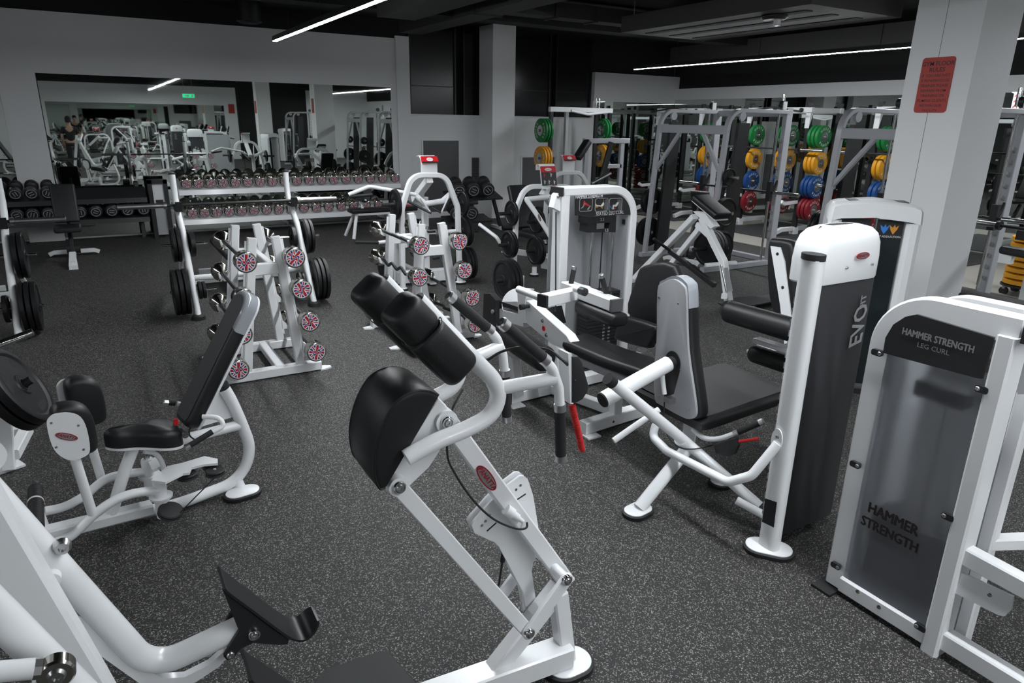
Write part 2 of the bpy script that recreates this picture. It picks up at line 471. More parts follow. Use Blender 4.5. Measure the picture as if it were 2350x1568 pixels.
def badge(th, o, u, v, w, txt='PANATTA'):
    u = V(u).normalized(); v = V(v); v = (v - u * v.dot(u)).normalized(); n = u.cross(v); o = V(o); h = w * .34
    def eye(a, b_): return [o + u * (a * math.copysign(abs(math.cos(t)) ** .9, math.cos(t))) + v * (b_ * math.sin(t)) for t in [2 * PI * k / 28 for k in range(28)]]
    bd = part('badge', MB().prism(eye(w / 2, h / 2), n * .003), 'badge', th, 'red oval badge')
    part('badge_face', MB().prism([q + n * .0025 for q in eye(w * .46, h * .40)], n * .0012), 'alu', bd)
    part('lettering', text_mb(txt, w * .205, o + n * .0040, u, v, shear=.2, bold=.02), 'badge', bd)
def grip(th, a, b_, r=0.016, mat='foam', cap=True, name='handle_grip', ends=1):
    a = V(a); b_ = V(b_); d = (b_ - a).normalized()
    g = part(name, MB().cyl(a, b_, r, n=18), mat, th)
    if cap:
        part('end_collar', MB().lathe(b_ - d * .004, d, [(0, r * 1.05), (.02, r * 1.05), (.024, r * .8), (.024, r * .45), (.016, r * .4)], 20), 'alu', g)
        if ends > 1: part('end_collar', MB().cyl(a - d * .018, a + d * .004, r * 1.08, n=20), 'alu', g)
    return g

def bolster(a, b_, u, v, w, h, r, er=0.02, steps=4, crown=0.0):
    """cushion with a rounded rectangular section (w along u, h along v), rounded ends"""
    a = V(a); b_ = V(b_); d = b_ - a; L_ = d.length; d.normalize(); rings = []
    st = [(er * (1 - math.sin(PI / 2 * k / steps)), er * (1 - math.cos(PI / 2 * k / steps))) for k in range(steps + 1)]
    for ins, t in st: rings.append(rrect(a + d * t, u, v, w - 2 * ins, h - 2 * ins, max(r - ins, .004)))
    for ins, t in reversed(st): rings.append(rrect(b_ - d * t, u, v, w - 2 * ins, h - 2 * ins, max(r - ins, .004)))
    return MB().loft(rings)

def fat_text(body, size, o, u, v, stretch=1.0, fat=.03):
    """heavy lettering: the outline laid down several times, slightly shifted"""
    mb = MB(); un = V(u).normalized(); vn = V(v).normalized(); n = un.cross(vn)
    for k, (a, b_) in enumerate(((0, 0), (1, 0), (-1, 0), (0, 1), (0, -1))):
        t = text_mb(body, size, V(o) + un * (a * fat * size) + vn * (b_ * fat * .7 * size) + n * (k * .00005), u, v, stretch=stretch)
        mb.add(t.v, t.f)
    return mb
# ---------------------------------------------------------------- room shell
WY = 12.8; RX = 12.0; LX = -5.5; BY = -9.0; CZ = 3.62
def bbm(*boxes):
    m_ = MB()
    for a, b_ in boxes: m_.bb(a, b_)
    return m_
struct('floor', bbm(((LX - .2, BY - .2, -.1), (RX + .2, WY + .4, 0))), 'floor')
struct('ceiling', bbm(((LX - .2, BY - .2, CZ), (RX + .2, WY + .4, CZ + .1))), 'ceil')
# mirror wall (far side of the room)
wb = struct('wall_back', bbm(((LX, WY + .02, 2.45), (5.28, WY + .2, 3.3)), ((-1.05, WY - .10, 0), (-.59, WY + .2, 2.45)),
    ((4.91, WY + .02, 0), (5.28, WY + .2, 2.45)), ((5.02, WY - .04, 0), (5.28, WY + .02, 3.34)), ((LX, WY + .02, 0), (4.91, WY + .2, .03))), 'wall')
struct('wall_back_half', bbm(((5.28, WY, 0), (9.62, WY + .2, 1.975))), 'wall')
struct('wall_back_soffit', bbm(((9.62, WY, 2.34), (RX + .1, WY + .2, 2.935)), ((9.62, WY + .03, 0), (9.70, WY + .2, 2.34))), 'wall')
struct('wall_back_black', bbm(((LX, WY + .1, 3.3), (5.28, WY + .25, CZ)), ((5.28, WY + .25, 1.9), (9.62, WY + .35, CZ)), ((9.62, WY + .1, 2.935), (RX, WY + .3, CZ))), 'ceil')
for k, (x0, x1) in enumerate(((-5.4, -1.06), (-.58, 2.2), (2.205, 4.905))):
    struct('mirror_back', bbm(((x0, WY, .03), (x1, WY + .02, 2.45))), 'mirror')
struct('mirror_back', bbm(((9.72, WY + .01, .03), (RX, WY + .03, 2.34))), 'mirror')
# covered windows above the half wall
for k, (x0, x1) in enumerate(((5.36, 6.28), (6.5, 7.3), (7.36, 8.5), (8.7, 9.58))):
    w = struct('window_%d' % (k + 1), bbm(((x0, WY + .14, 1.99), (x1, WY + .16, 2.5)), ((x0, WY + .14, 2.515), (x1, WY + .16, 3.5))), 'blackpanel')
    struct('window_frame', bbm(((x0, WY + .13, 2.5), (x1, WY + .18, 2.515)), ((x0 - .03, WY + .10, 1.975), (x0, WY + .2, CZ)), ((x1, WY + .10, 1.975), (x1 + .03, WY + .2, CZ))), 'blackmetal', w)
struct('trim_1', bbm(((5.28, WY - .03, 1.972), (9.62, WY + .14, 1.99))), 'wall')
struct('baseboard_back', bbm(((5.28, WY - .015, 0), (9.62, WY, .10))), 'wall')
# right wall with its mirror under a white soffit
struct('wall_right', bbm(((RX, BY, 2.428), (RX + .2, WY + .2, 2.672)), ((RX + .02, BY, 0), (RX + .2, WY + .2, .03))), 'wall')
struct('wall_right_black', bbm(((RX + .12, BY, 2.672), (RX + .3, WY + .2, CZ))), 'ceil')
for k in range(5):
    y0 = -3.2 + k * 3.2
    struct('mirror_right', bbm(((RX, y0 + .003, .03), (RX + .02, y0 + 3.197, 2.428))), 'mirror')
struct('wall_right_rear', bbm(((RX, BY, 0), (RX + .2, -3.2, 2.428))), 'wall')
# left and rear walls, seen only in the mirrors
struct('wall_left', bbm(((LX - .2, BY, 0), (LX, WY + .2, 3.2))), 'door')
struct('wall_left_black', bbm(((LX - .2, BY, 3.2), (LX - .02, WY + .2, CZ))), 'ceil')
struct('wall_rear', bbm(((LX, BY - .2, 2.33), (5.85, BY, 3.1)), ((5.3, BY - .2, 0), (5.85, BY, 2.33)), ((LX, BY - .2, 0), (-1.45, BY, 2.33)), ((9.0, BY - .2, 0), (RX, BY, 3.1))), 'wall')
struct('wall_rear_black', bbm(((5.85, BY - .2, 0), (9.0, BY, 3.1)), ((LX, BY - .2, 3.1), (RX, BY, CZ))), 'ceil')
struct('mirror_rear', bbm(((-1.45, BY - .05, .03), (5.3, BY - .01, 2.33))), 'mirror')
# pillars
def pillar(name, x0, x1, y0, y1, seam=False):
    p = struct(name, bbm(((x0, y0, 0), (x1, y1, CZ))), 'pillar')
    if seam:
        ys = (y0 + y1) / 2 + .02
        struct('panel_joint', bbm(((x0 - .0008, ys - .0015, 0), (x0 + .002, ys + .0015, CZ))), 'blackmetal', p)
    return p
pillar('pillar_near', 5.98, 6.55, 3.10, 3.63, True)
pillar('pillar_far', 6.77, 7.27, 12.25, WY)
pillar('pillar_rear', 5.34, 5.83, -2.3, -1.8)
# pale platform floor at the far side of the racks with dark lifting mats
struct('platform_floor', bbm(((9.15, -3, .0), (RX, 11.6, .012))), 'lino')
for k, (a, b_) in enumerate((((9.9, 7.6), (11.9, 9.3)), ((9.9, 5.0), (11.9, 6.6)), ((9.9, 2.4), (11.9, 4.0)), ((9.9, 10.3), (11.9, 11.5)))):
    solo('lifting_mat', bbm(((a[0], a[1], .0125), (b_[0], b_[1], .022))), 'mat', 'dark rubber lifting mat on the pale platform floor, %s from the corner' % ['second', 'third', 'fourth', 'first'][k], 'mat', (a[0], a[1], .0125), 'lifting mats under the racks')
# grey service doors and grilles on the half wall
def wall_door(x0, x1, z0, z1, label):
    th = thing('cabinet_door', label, 'door', ((x0 + x1) / 2, WY, z0))
    part('door_leaf', bbm(((x0, WY - .012, z0), (x1, WY - .001, z1))), 'door', th)
    part('door_frame', bbm(((x0 - .03, WY - .018, z0), (x0, WY - .001, z1)), ((x1, WY - .018, z0), (x1 + .03, WY - .001, z1)), ((x0 - .03, WY - .018, z1), (x1 + .03, WY - .001, z1 + .03))), 'wall', th)
wall_door(5.53, 6.30, .12, 1.50, 'tall grey cabinet door in the white half wall behind the row machine')
wall_door(7.80, 8.62, .12, 1.16, 'low grey cabinet door in the half wall right of the far white pillar')
g = thing('wall_grille', 'narrow grey louvred grille left of the far white pillar', 'grille', (6.7, WY, .35))
part('grille_frame', bbm(((6.60, WY - .012, .33), (6.76, WY - .001, 1.17))), 'door', g)
sl = mesh_of('slat', bbm(((6.61, WY - .022, .35), (6.75, WY - .012, .365))), 'duct', V((6.7, WY, .35)))
for k in range(26):
    o = bpy.data.objects.new('slat', sl); COL.objects.link(o); o.parent = g; o.location = (0, 0, k * .031)
# ---------------------------------------------------------------- lights
def led(x, z, y0, y1, label, wires=(), w=.05):
    th = thing('pendant_light', label, 'light', (x, (y0 + y1) / 2, z), 'linear pendant lights')
    part('housing', bbm(((x - w / 2 - .006, y0, z + .004), (x + w / 2 + .006, y1, z + .06))), 'blackmetal', th)
    part('diffuser', bbm(((x - w / 2, y0 + .004, z - .002), (x + w / 2, y1 - .004, z + .0035))), 'led', th)
    for yw in wires:
        part('suspension_wire', MB().tube([(x, yw, z + .06), (x, yw, CZ)], .002, 6), 'blackmetal', th)
led(2.27, 2.85, -7.5, 10.1, 'bright linear pendant light hanging over the middle of the floor', (-6, -3, 0, 3, 6, 7.9, 9.3))
led(8.95, 2.85, -7.5, 10.7, 'long linear pendant light running past the rules pillar towards the far corner', (-6, -2, 2, 5, 9.6), .036)
led(-3.3, 2.88, -7.5, 9.5, 'added linear light at the left, outside the view, brightening the left floor', (-6, 0, 5, 9), .016)  # added lamp without a seen source, lifts the dim left side
# ---------------------------------------------------------------- ceiling services
struct('trim_2', bbm(((LX, 9.9, 3.34), (RX, 10.25, CZ))), 'ceil')
struct('trim_3', bbm(((LX, 4.6, 3.40), (RX, 4.9, CZ))), 'ceil')
def duct(a, b_, label, mat='duct'):
    a = V(a); b_ = V(b_); c_ = (a + b_) / 2
    th = thing('ceiling_duct', label, 'duct', (c_.x, c_.y, a.z))
    part('duct_body', bbm((a, b_)), mat, th)
    lx = b_.x - a.x; ly = b_.y - a.y
    for k in range(1, 5):
        t = k / 5
        if lx > ly: part('flange', bbm(((a.x + lx * t - .02, a.y - .02, a.z - .02), (a.x + lx * t + .02, b_.y + .02, b_.z))), mat, th)
        else: part('flange', bbm(((a.x - .02, a.y + ly * t - .02, a.z - .02), (b_.x + .02, a.y + ly * t + .02, b_.z))), mat, th)
duct((3.6, -2, 3.22), (4.15, 9.8, 3.5), 'square black duct running along the ceiling beside the middle light')
duct((4.8, -2, 3.30), (5.2, 12, 3.55), 'narrow black duct running along the ceiling between the two lights')
duct((11.0, 0, 3.1), (11.6, 12, 3.45), 'wide black duct over the rack area')
duct((-4, 7.2, 3.25), (2.1, 7.6, 3.5), 'black cross duct on the ceiling above the benches')
duct((5.35, 9.1, 3.35), (9.0, 9.4, 3.55), 'slim cross duct beyond the hanging air unit')
ac = thing('air_unit', 'dull grey flat air conditioning cassette hanging under the black ceiling', 'air conditioner', (7.95, 7.2, 3.18))
part('cassette_body', bbm(((7.05, 5.5, 3.18), (8.75, 8.8, 3.4))), 'ductl', ac)
for k in range(3):
    part('slot', bbm(((7.35 + k * .48, 5.8, 3.172), (7.48 + k * .48, 8.6, 3.179))), 'ceil', ac)
for (x, y) in ((7.2, 5.7), (8.7, 5.7), (7.2, 8.7), (8.7, 8.7)):
    part('hanger_rod', MB().cyl((x, y, 3.4), (x, y, CZ), .008, n=8), 'steel', ac)
dt = thing('smoke_detector', 'small white detector with a black ring under the air unit', 'detector', (7.40, 6.28, 3.12))
part('ring', MB().lathe((7.40, 6.28, 3.125), (0, 0, 1), [(0, .13), (.03, .16), (.04, .16)], 28), 'blackpl', dt)
part('sensor', bbm(((7.37, 6.20, 3.055), (7.43, 6.26, 3.13))), 'white', dt)
sp = thing('ceiling_speaker', 'round black speaker on the beam above the mirror wall', 'speaker', (2.4, 12.3, 3.3))
part('speaker_body', MB().lathe((2.4, 12.3, 3.3), (0, 0, 1), [(0, .16), (.02, .19), (.32, .19)], 28), 'blackpl', sp)
part('speaker_grille', MB().lathe((2.4, 12.3, 3.292), (0, 0, 1), [(0, .14), (.008, .15)], 28), 'duct', sp)
# ---------------------------------------------------------------- signs
u_ = V((0, -1, 0)); v_ = V((0, 0, 1)); n_ = V((-1, 0, 0))
sg = thing('rules_sign', 'red gym floor rules sign on the near white pillar', 'sign', (5.98, 3.373, 2.02))
part('sign_panel', MB().prism(rrect((5.979, 3.373, 2.232), u_, v_, .262, .425, .025), n_ * .006), 'sign', sg)
zz = 2.395
for k, (t, s_) in enumerate((('GYM FLOOR', .046), ('RULES', .046), ('IF YOU ARE NOT', .030), ('A POWERHOUSE', .030), ('TRAINER PLEASE', .030), ('REFRAIN FROM', .030), ('TRAINING OR', .030), ('FILMING CLIENTS', .030), ('WITHIN OUR', .030), ('FACILITY', .030))):
    part('lettering', text_mb(t, s_, (5.9725, 3.373, zz), u_, v_, bold=.012 if k < 2 else .005), 'blackletter', sg)
    zz -= .047 if k < 1 else (.043 if k == 1 else .0385)
ex = thing('exit_sign', 'green lit exit sign hanging near the rear wall, seen in the mirror', 'sign', (3.56, -6.0, 2.56))
part('sign_box', bbm(((3.34, -6.02, 2.56), (3.78, -5.98, 2.70))), 'exit', ex)
part('arrow', MB().prism([(3.60, -5.978, 2.63), (3.52, -5.978, 2.68), (3.52, -5.978, 2.65), (3.42, -5.978, 2.65), (3.42, -5.978, 2.61), (3.52, -5.978, 2.61), (3.52, -5.978, 2.58)], (0, .003, 0)), 'letter', ex)
part('running_figure', MB().prism([(3.66, -5.978, 2.58), (3.70, -5.978, 2.58), (3.71, -5.978, 2.62), (3.75, -5.978, 2.60), (3.72, -5.978, 2.68), (3.67, -5.978, 2.67)], (0, .003, 0)), 'letter', ex)
for x in (3.4, 3.72): part('hanger', MB().cyl((x, -6, 2.7), (x, -6, CZ), .004, n=6), 'steel', ex)
for k, (x, y, z, w, h, lab) in enumerate(((5.62, BY, 2.0, .26, .40, 'red notice on the rear wall beside the black panel'),)):
    solo('wall_notice', bbm(((x - w / 2, y + .001, z), (x + w / 2, y + .012, z + h))), 'sign', lab, 'sign', (x, y, z))
solo('wall_notice', bbm(((5.329, -2.2, 2.0), (5.339, -1.93, 2.43))), 'sign', 'red notice on the rear pillar, seen in the mirror', 'sign', (5.33, -2.06, 2.0))
# ================================================================ centre machine: shoulder pads, belly pad, linkage
Y0 = 1.65
M1 = thing('squat_machine', 'white lever squat machine with twin black shoulder pads in the foreground', 'gym machine', (1.0, 1.65, 0))
YD = V((0, 1, 0))
def c1(x, y, yy): return PY(740 + x / 3.409, 600 + y / 3.409, yy)
def c2(x, y, yy): return PY(760 + x / 2.76, 1000 + y / 2.76, yy)
yn, yf = Y0 - .12, Y0 + .12
ypts = [(655, 1540), (720, 1500), (900, 1405), (1150, 1300), (1310, 1200), (1372, 1060), (1335, 930), (1230, 815), (1130, 715), (735, 300)]
near = spl([c1(a, b_, yn) for a, b_ in ypts], 5)
part('yoke_tube', MB().tube(near, .0235, 16), 'white', M1)
part('yoke_tube', MB().tube([q + YD * (yf - yn) for q in near], .0235, 16), 'white', M1)
pa, pb = c1(735, 300, yn), c1(1130, 715, yn)
dd = (pb - pa).normalized(); nn = V((dd.z, 0, -dd.x)); nn = -nn if nn.z > 0 else nn      # towards the user's shoulders
for k, yy in enumerate((yn, yf)):
    a = V((pa.x, yy, pa.z)) - dd * .02 + nn * .045; b_ = V((pb.x, yy, pb.z)) + dd * .02 + nn * .045
    p = part('shoulder_pad', bolster(a + dd * .085, b_, YD, nn, .112, .108, .034, .02), 'vinyl', M1)
    part('pad_cap', bolster(a - dd * .01, a + dd * .093, YD, nn, .107, .104, .032, .022), 'vinyl', p)
    part('seam', MB().sweep([q for q in rrect(a + dd * .09, YD, nn, .114, .110, .034)], [(.0016 * math.cos(t), .0016 * math.sin(t)) for t in (0, 1.57, 3.14, 4.71)], up=dd, close=True), 'rubber', p)
# handles on cross tubes
for k, yy in enumerate((Y0 - .16, Y0 + .16)):
    if k == 0:
        g0, g1 = PY(1160, 748, yy), PY(1246, 822, yy); e0, e1 = PY(1285, 940, yy), PY(1287, 1047, yy)
        mid = [g1, PY(1270, 850, yy), PY(1283, 895, yy), e0]
    mv = V((0, .32 * k, 0))
    tb = part('handle_tube', MB().tube([q + mv for q in [g1] + [PY(1268, 848, Y0 - .16), PY(1282, 890, Y0 - .16)] + [e0]], .015, 14, .05), 'white', M1)
    grip(tb, g1 + mv, g0 + mv, .0165, ends=2); grip(tb, e0 + mv, e1 + mv, .0165, ends=2)
    j0 = c1(1400, 990, yn); j1 = PY(1275, 868, Y0 - .16)
    j0 = V((j0.x, yn, j0.z)); dy = V((0, (yf - yn) * k, 0))
    part('cross_tube', MB().tube([j0 + dy, j1 + mv], .0195, 16), 'white', M1)
    if k == 0:
        pl = [PY(*q, yy - .004) for q in ((1304, 812), (1312, 812), (1318, 835), (1316, 928), (1309, 928))]
        part('lever_bracket', MB().prism(pl, (0, .05, 0)), 'white', M1)
        cv = [PY(*q, yy - .008) for q in ((1313, 818), (1328, 818), (1337, 832), (1352, 885), (1350, 900), (1338, 918), (1324, 926), (1313, 926))]
        lv = part('lever_cover', MB().pad(cv, (0, .045, 0), .006, 2, both=True), 'blackpl', M1)
        bolt(lv, PY(1320, 875, yy - .009), (0, -1, 0), .004, .003, 'blackmetal')
        a, b_ = PY(1312, 928, yy + .01), PY(1336, 1034, yy + .01)
        n_r = 18; prf = []
        for q in range(n_r):
            prf += [((b_ - a).length * q / n_r, .0105), ((b_ - a).length * (q + .7) / n_r, .0105), ((b_ - a).length * (q + .85) / n_r, .0097)]
        part('release_lever', MB().lathe(a, b_ - a, prf + [((b_ - a).length, .0095)], 16), 'red', M1, 'red ribbed release lever')
# belly pad
prof = [(1009, 906), (985, 897), (957, 896), (928, 908), (904, 928), (882, 965), (866, 1010), (858, 1060), (862, 1105), (872, 1126), (884, 1122)]
pn = [PY(a, b_, Y0 - .105) for a, b_ in prof]
W = .21
rings = []
for t, ins in ((0, .10), (.004, .05), (.014, .015), (.03, 0), (.5, -.012), (1 - .03, 0), (1 - .014, .015), (1 - .004, .05), (1, .10)):
    cen = (pn[0] + pn[-1]) / 2
    rings.append([q.lerp(cen, ins) + YD * (W * t) for q in pn])
bp_ = part('belly_pad', MB().loft(rings), 'vinyl', M1)
part('piping', MB().tube([q + YD * .004 - (q - cen) * .02 for q in spl(pn, 3)], .0035, 6), 'vinyl', bp_)
part('piping', MB().tube([q + YD * (W - .004) - (q - cen) * .02 for q in spl(pn, 3)], .0035, 6), 'vinyl', bp_)
pl = [PY(*q, Y0 - .062) for q in ((1006, 912), (1024, 930), (1046, 968), (1034, 1000), (985, 1075), (950, 1108), (922, 1136), (900, 1132), (886, 1118), (905, 1075))]
part('pivot_plate', MB().pad(pl, (0, .124, 0), .004, 1, both=True), 'white', M1)
pvt = PY(1025, 968, Y0 - .07)
part('pivot_hub', MB().cyl(pvt + V((0, -.004, 0)), pvt + V((0, .15, 0)), .033, n=28), 'white', M1)
# main arm, links
ar = part('main_arm', MB().rect([PY(1022, 962, Y0), PY(1298, 1333, Y0)], .056, .052, up=(0, 1, 0), ch=.005), 'white', M1)
lk = part('long_link', MB().rect([c2(430, 328, Y0 - .075), c2(1255, 1250, Y0 - .075)], .046, .026, up=(0, 1, 0), ch=.003), 'white', M1)
def eyes(a, b_, r, yy0, yy1, nm, mat='white'):
    m_ = MB(); d = (b_ - a).normalized(); s_ = V((d.z, 0, -d.x)); out = []
    for k in range(13): t = PI * k / 12; out.append(b_ + s_ * (r * math.cos(t)) + d * (r * math.sin(t)))
    for k in range(13): t = PI * k / 12; out.append(a - s_ * (r * math.cos(t)) - d * (r * math.sin(t)))
    return part(nm, MB().pad([V((q.x, yy0, q.z)) for q in out], (0, yy1 - yy0, 0), .002, 1, both=True), mat, M1)
eyes(c2(1255, 1250, Y0 - .1), c2(1492, 915, Y0 - .1), .024, Y0 - .105, Y0 - .09, 'short_link')
a_, b__ = c2(1255, 1250, Y0 - .1), c2(1492, 915, Y0 - .1)
eyes(a_, b__, .024, Y0 + .09, Y0 + .105, 'short_link')
part('link_spacer', MB().cyl(V((a_.x, Y0 - .09, a_.z)), V((a_.x, Y0 + .09, a_.z)), .018), 'white', M1)
part('link_spacer', MB().cyl(V((b__.x, Y0 - .09, b__.z)), V((b__.x, Y0 + .09, b__.z)), .018), 'white', M1)
e_ = c2(430, 328, Y0 - .09)
part('link_eye', MB().cyl(V((e_.x, Y0 - .09, e_.z)), V((e_.x, Y0 - .06, e_.z)), .028, n=26), 'white', M1)
for q, yy in ((c2(430, 326, Y0 - .092), 0), (c2(1255, 1250, Y0 - .106), 0), (c2(1492, 914, Y0 - .106), 0), (PY(1026, 969, Y0 - .076), 0)):
    pivot(M1, q, (0, -1, 0), .0185)
fan = [c2(a, b_, Y0 + .032) for a, b_ in ((890, 570), (905, 540), (1010, 420), (1105, 325), (1195, 257), (1225, 258), (1245, 275), (1280, 380), (1315, 600), (1300, 700), (1270, 860), (1300, 1060), (1245, 1150), (1215, 990), (1060, 700), (1040, 680), (910, 620))]
fo = part('angle_plate', MB().prism(fan, (0, .008, 0)), 'white', M1)
part('angle_plate', MB().prism([q + YD * .03 for q in fan], (0, .008, 0)), 'white', M1)
for (a, b_) in ((955, 570), (978, 543), (1005, 505), (1140, 365), (1172, 343), (1200, 316)):
    q = c2(a, b_, Y0 + .0315); part('pin_hole', MB().cyl(q, q + YD * .009, .0052, n=12), 'steel', fo)
for (a, b_) in (((985, 603), (1045, 550)), ((1170, 408), (1230, 368))):
    part('slot', MB().rect([c2(*a, Y0 + .034), c2(*b_, Y0 + .034)], .007, .007, up=(0, 1, 0), ch=.002), 'blackmetal', fo)
q0, q1 = c2(1105, 465, Y0 - .03), c2(1215, 545, Y0 - .045)
pb_ = part('pin_housing', MB().lathe(q0, q1 - q0, [(0, .018), (.03, .018), (.031, .013), (.055, .013), (.056, .008), ((q1 - q0).length, .007)], 18), 'white', M1)
part('release_cable', MB().tube(spl([PY(1062, 895, Y0 + .02), PY(1035, 950, Y0 - .02), c2(735, 110, Y0 - .04), c2(790, 250, Y0 - .05), c2(900, 410, Y0 - .05), c2(1030, 530, Y0 - .06), c2(1170, 590, Y0 - .06), c2(1235, 585, Y0 - .05), c2(1240, 550, Y0 - .045)], 6), .0034, 8), 'rubber', M1)
part('release_cable', MB().tube(spl([PY(1120, 826, Y0 + .1), PY(1150, 808, Y0 + .05), PY(1195, 797, Y0), PY(1255, 802, Y0 - .1), PY(1285, 822, Y0 - .15), PY(1303, 838, Y0 - .16)], 6), .004, 8), 'rubber', M1)
gs = part('gas_spring', MB().cyl(c2(1120, 590, Y0 + .05), c2(1085, 800, Y0 + .05), .009, n=12), 'blackmetal', M1)
part('spring_rod', MB().cyl(c2(1085, 800, Y0 + .05), c2(1062, 950, Y0 + .05), .004, n=10), 'blackmetal', gs)
up_ = (V(c2(600, 175, Y0 - .03)) - V(c2(500, 60, Y0 - .03)))
ad_ = (PY(1298, 1333, Y0) - PY(1022, 962, Y0)).normalized()
badge(M1, c2(983, 268, Y0 - .0285), ad_, V((-ad_.z, 0, ad_.x)) * (1 if ad_.x > 0 else -1), .112)
# base
part('rear_post', MB().rect([(1.222, 1.625, .03), PY(1280, 1360, 1.64)], .06, .055, up=(0, 1, 0), ch=.006), 'white', M1)
part('front_strut', MB().rect([PY(1128, 1545, Y0), PY(1283, 1347, Y0)], .066, .056, up=(0, 1, 0), ch=.006), 'white', M1)
part('base_beam', MB().rect([(1.22, 1.615, .075), (.18, 1.70, .075)], .09, .085, ch=.006), 'white', M1)
foot(M1, (1.222, 1.612), .085, .065, 0)
foot(M1, (.2, 1.70), .06, .1, 0)
fp = [PZ(*q, .125) for q in ((745, 1542), (872, 1499), (893, 1501), (958, 1575), (930, 1680), (640, 1680))]
fp_ = part('foot_plate_black', MB().pad(fp, (0, 0, .012), .004, 1), 'rubber', M1, 'black rubber-topped standing plate')

# ================================================================ lower-left machine: twin arms with foot cradles
M2 = thing('leg_lever_machine', 'white twin-arm lever machine with black hooked foot cradles at the lower left corner', 'gym machine', (-.25, 1.6, 0))
YB = 1.80
def c4(x, y, yy=YB): return PY(x / 2.904, 1028 + y / 2.904, yy)
for k, dy in enumerate((0, -.37)):
    dv = V((0, dy, 0))
    pts = [c4(-360, -15), c4(-75, 290), c4(1005, 1475), c4(1590, 1200)]
    am = part('lever_arm', MB().tube([q + dv for q in pts], .034, 20, .10, steps=8), 'white', M2)
    lo = [c4(420, 1050), c4(560, 1120), c4(960, 1455), c4(1090, 1520), c4(1230, 1510), c4(1390, 1430), c4(1500, 1330), c4(1515, 1370), c4(1460, 1440), c4(1300, 1545), c4(1110, 1600), c4(940, 1560), c4(560, 1290)]
    part('brace_plate', MB().prism([q + dv + V((0, -.012, 0)) for q in lo], (0, .024, 0)), 'white', am)
    sp_ = [(510, 1352), (517, 1362), (640, 1455), (663, 1469), (660, 1479), (641, 1481), (582, 1476), (554, 1489), (533, 1513), (521, 1516), (513, 1507), (548, 1448), (535, 1415)]
    cr_ = part('foot_cradle', MB().prism([PY(*q, YB - .045) + dv for q in sp_], (0, .010, 0)), 'blackmetal', M2, 'black steel foot cradle with a curled toe hook')
    crv = [PY(*q, YB - .05) for q in ((512, 1353), (522, 1364), (552, 1386), (590, 1414), (640, 1451), (664, 1467), (682, 1473), (701, 1471), (719, 1458), (730, 1440), (733, 1424))]
    crv = spl(crv, 3); m_ = MB(); rings = []
    for i, q in enumerate(crv):
        t = (crv[min(i + 1, len(crv) - 1)] - crv[max(i - 1, 0)]).normalized(); nr = V((-t.z, 0, t.x))
        wy = .115 * (1 if i < len(crv) - 8 else (1 - .5 * ((i - len(crv) + 8) / 8) ** 2))
        o0 = V((q.x, YB - .052, q.z)) + dv
        rings.append([o0, o0 + YD * wy, o0 + YD * wy + nr * .007, o0 + nr * .007])
    part('foot_rest', MB().loft(rings), 'blackmetal', cr_)
    part('side_plate', MB().prism([PY(*q, YB - .045) + dv + YD * .1 for q in sp_], (0, .010, 0)), 'blackmetal', cr_)
    pivot(cr_, PY(583, 1455, YB - .048) + dv, (0, -1, 0), .018)
    bolt(cr_, PY(529, 1504, YB - .046) + dv, (0, -1, 0), .011)
    bx_ = PY(130, 1295, YB) + dv
    part('weld_boss', MB().cyl(bx_ + V((-.01, -.02, -.01)), bx_ + V((-.01, -.055, -.01)), .020, n=20), 'white', am)
part('upright_box', MB().rect([c4(-350, 40, YB - .12), c4(-165, 330, YB - .12), c4(240, 1000, YB - .12), c4(585, 1568, YB - .12), c4(920, 2150, YB - .12)], .09, .07, up=(0, 1, 0), ch=.01), 'white', M2)
part('cross_shaft', MB().cyl(c4(-90, 60, YB - .38), c4(-90, 60, YB + .05), .03, n=24), 'white', M2)
part('upright_leg', MB().rect([c4(-500, -150, YB - .12), (-.62, YB - .12, .05)], .07, .07, ch=.006), 'white', M2)
part('base_beam', MB().rect([(-.66, YB - .12, .05), (.02, YB - .2, .05)], .09, .08, ch=.006), 'white', M2)
foot(M2, (-.62, YB - .12), .08, .06); foot(M2, (0, YB - .2), .06, .08)
bolt(M2, PY(143, 1252, YB - .02), (0, -1, 0), .02, .02, 'steel', 'pivot_bolt')
r0, r1 = PY(-120, 1552, 1.33), PY(78, 1535, 1.33)
dm = part('damper', MB().lathe(r0, r1 - r0, [(0, .019), ((r1 - r0).length, .019)], 20), 'white', M2)
rd_ = (r1 - r0).normalized()
part('damper_nut', MB().cyl(r1, r1 + rd_ * .012, .020, n=8), 'steel', dm)
ey = PY(130, 1540, 1.33)
part('rod_end', MB().lathe(ey + V((0, -.016, 0)), (0, 1, 0), [(0, .018), (0, .028), (.004, .032), (.028, .032), (.032, .028), (.032, .018)], 28), 'bronze', dm)
part('rod_neck', MB().cyl(r1 + rd_ * .01, ey - rd_ * .02, .011, n=12), 'bronze', dm)
bolt(dm, ey + V((0, -.010, 0)), (0, -1, 0), .017, .014)
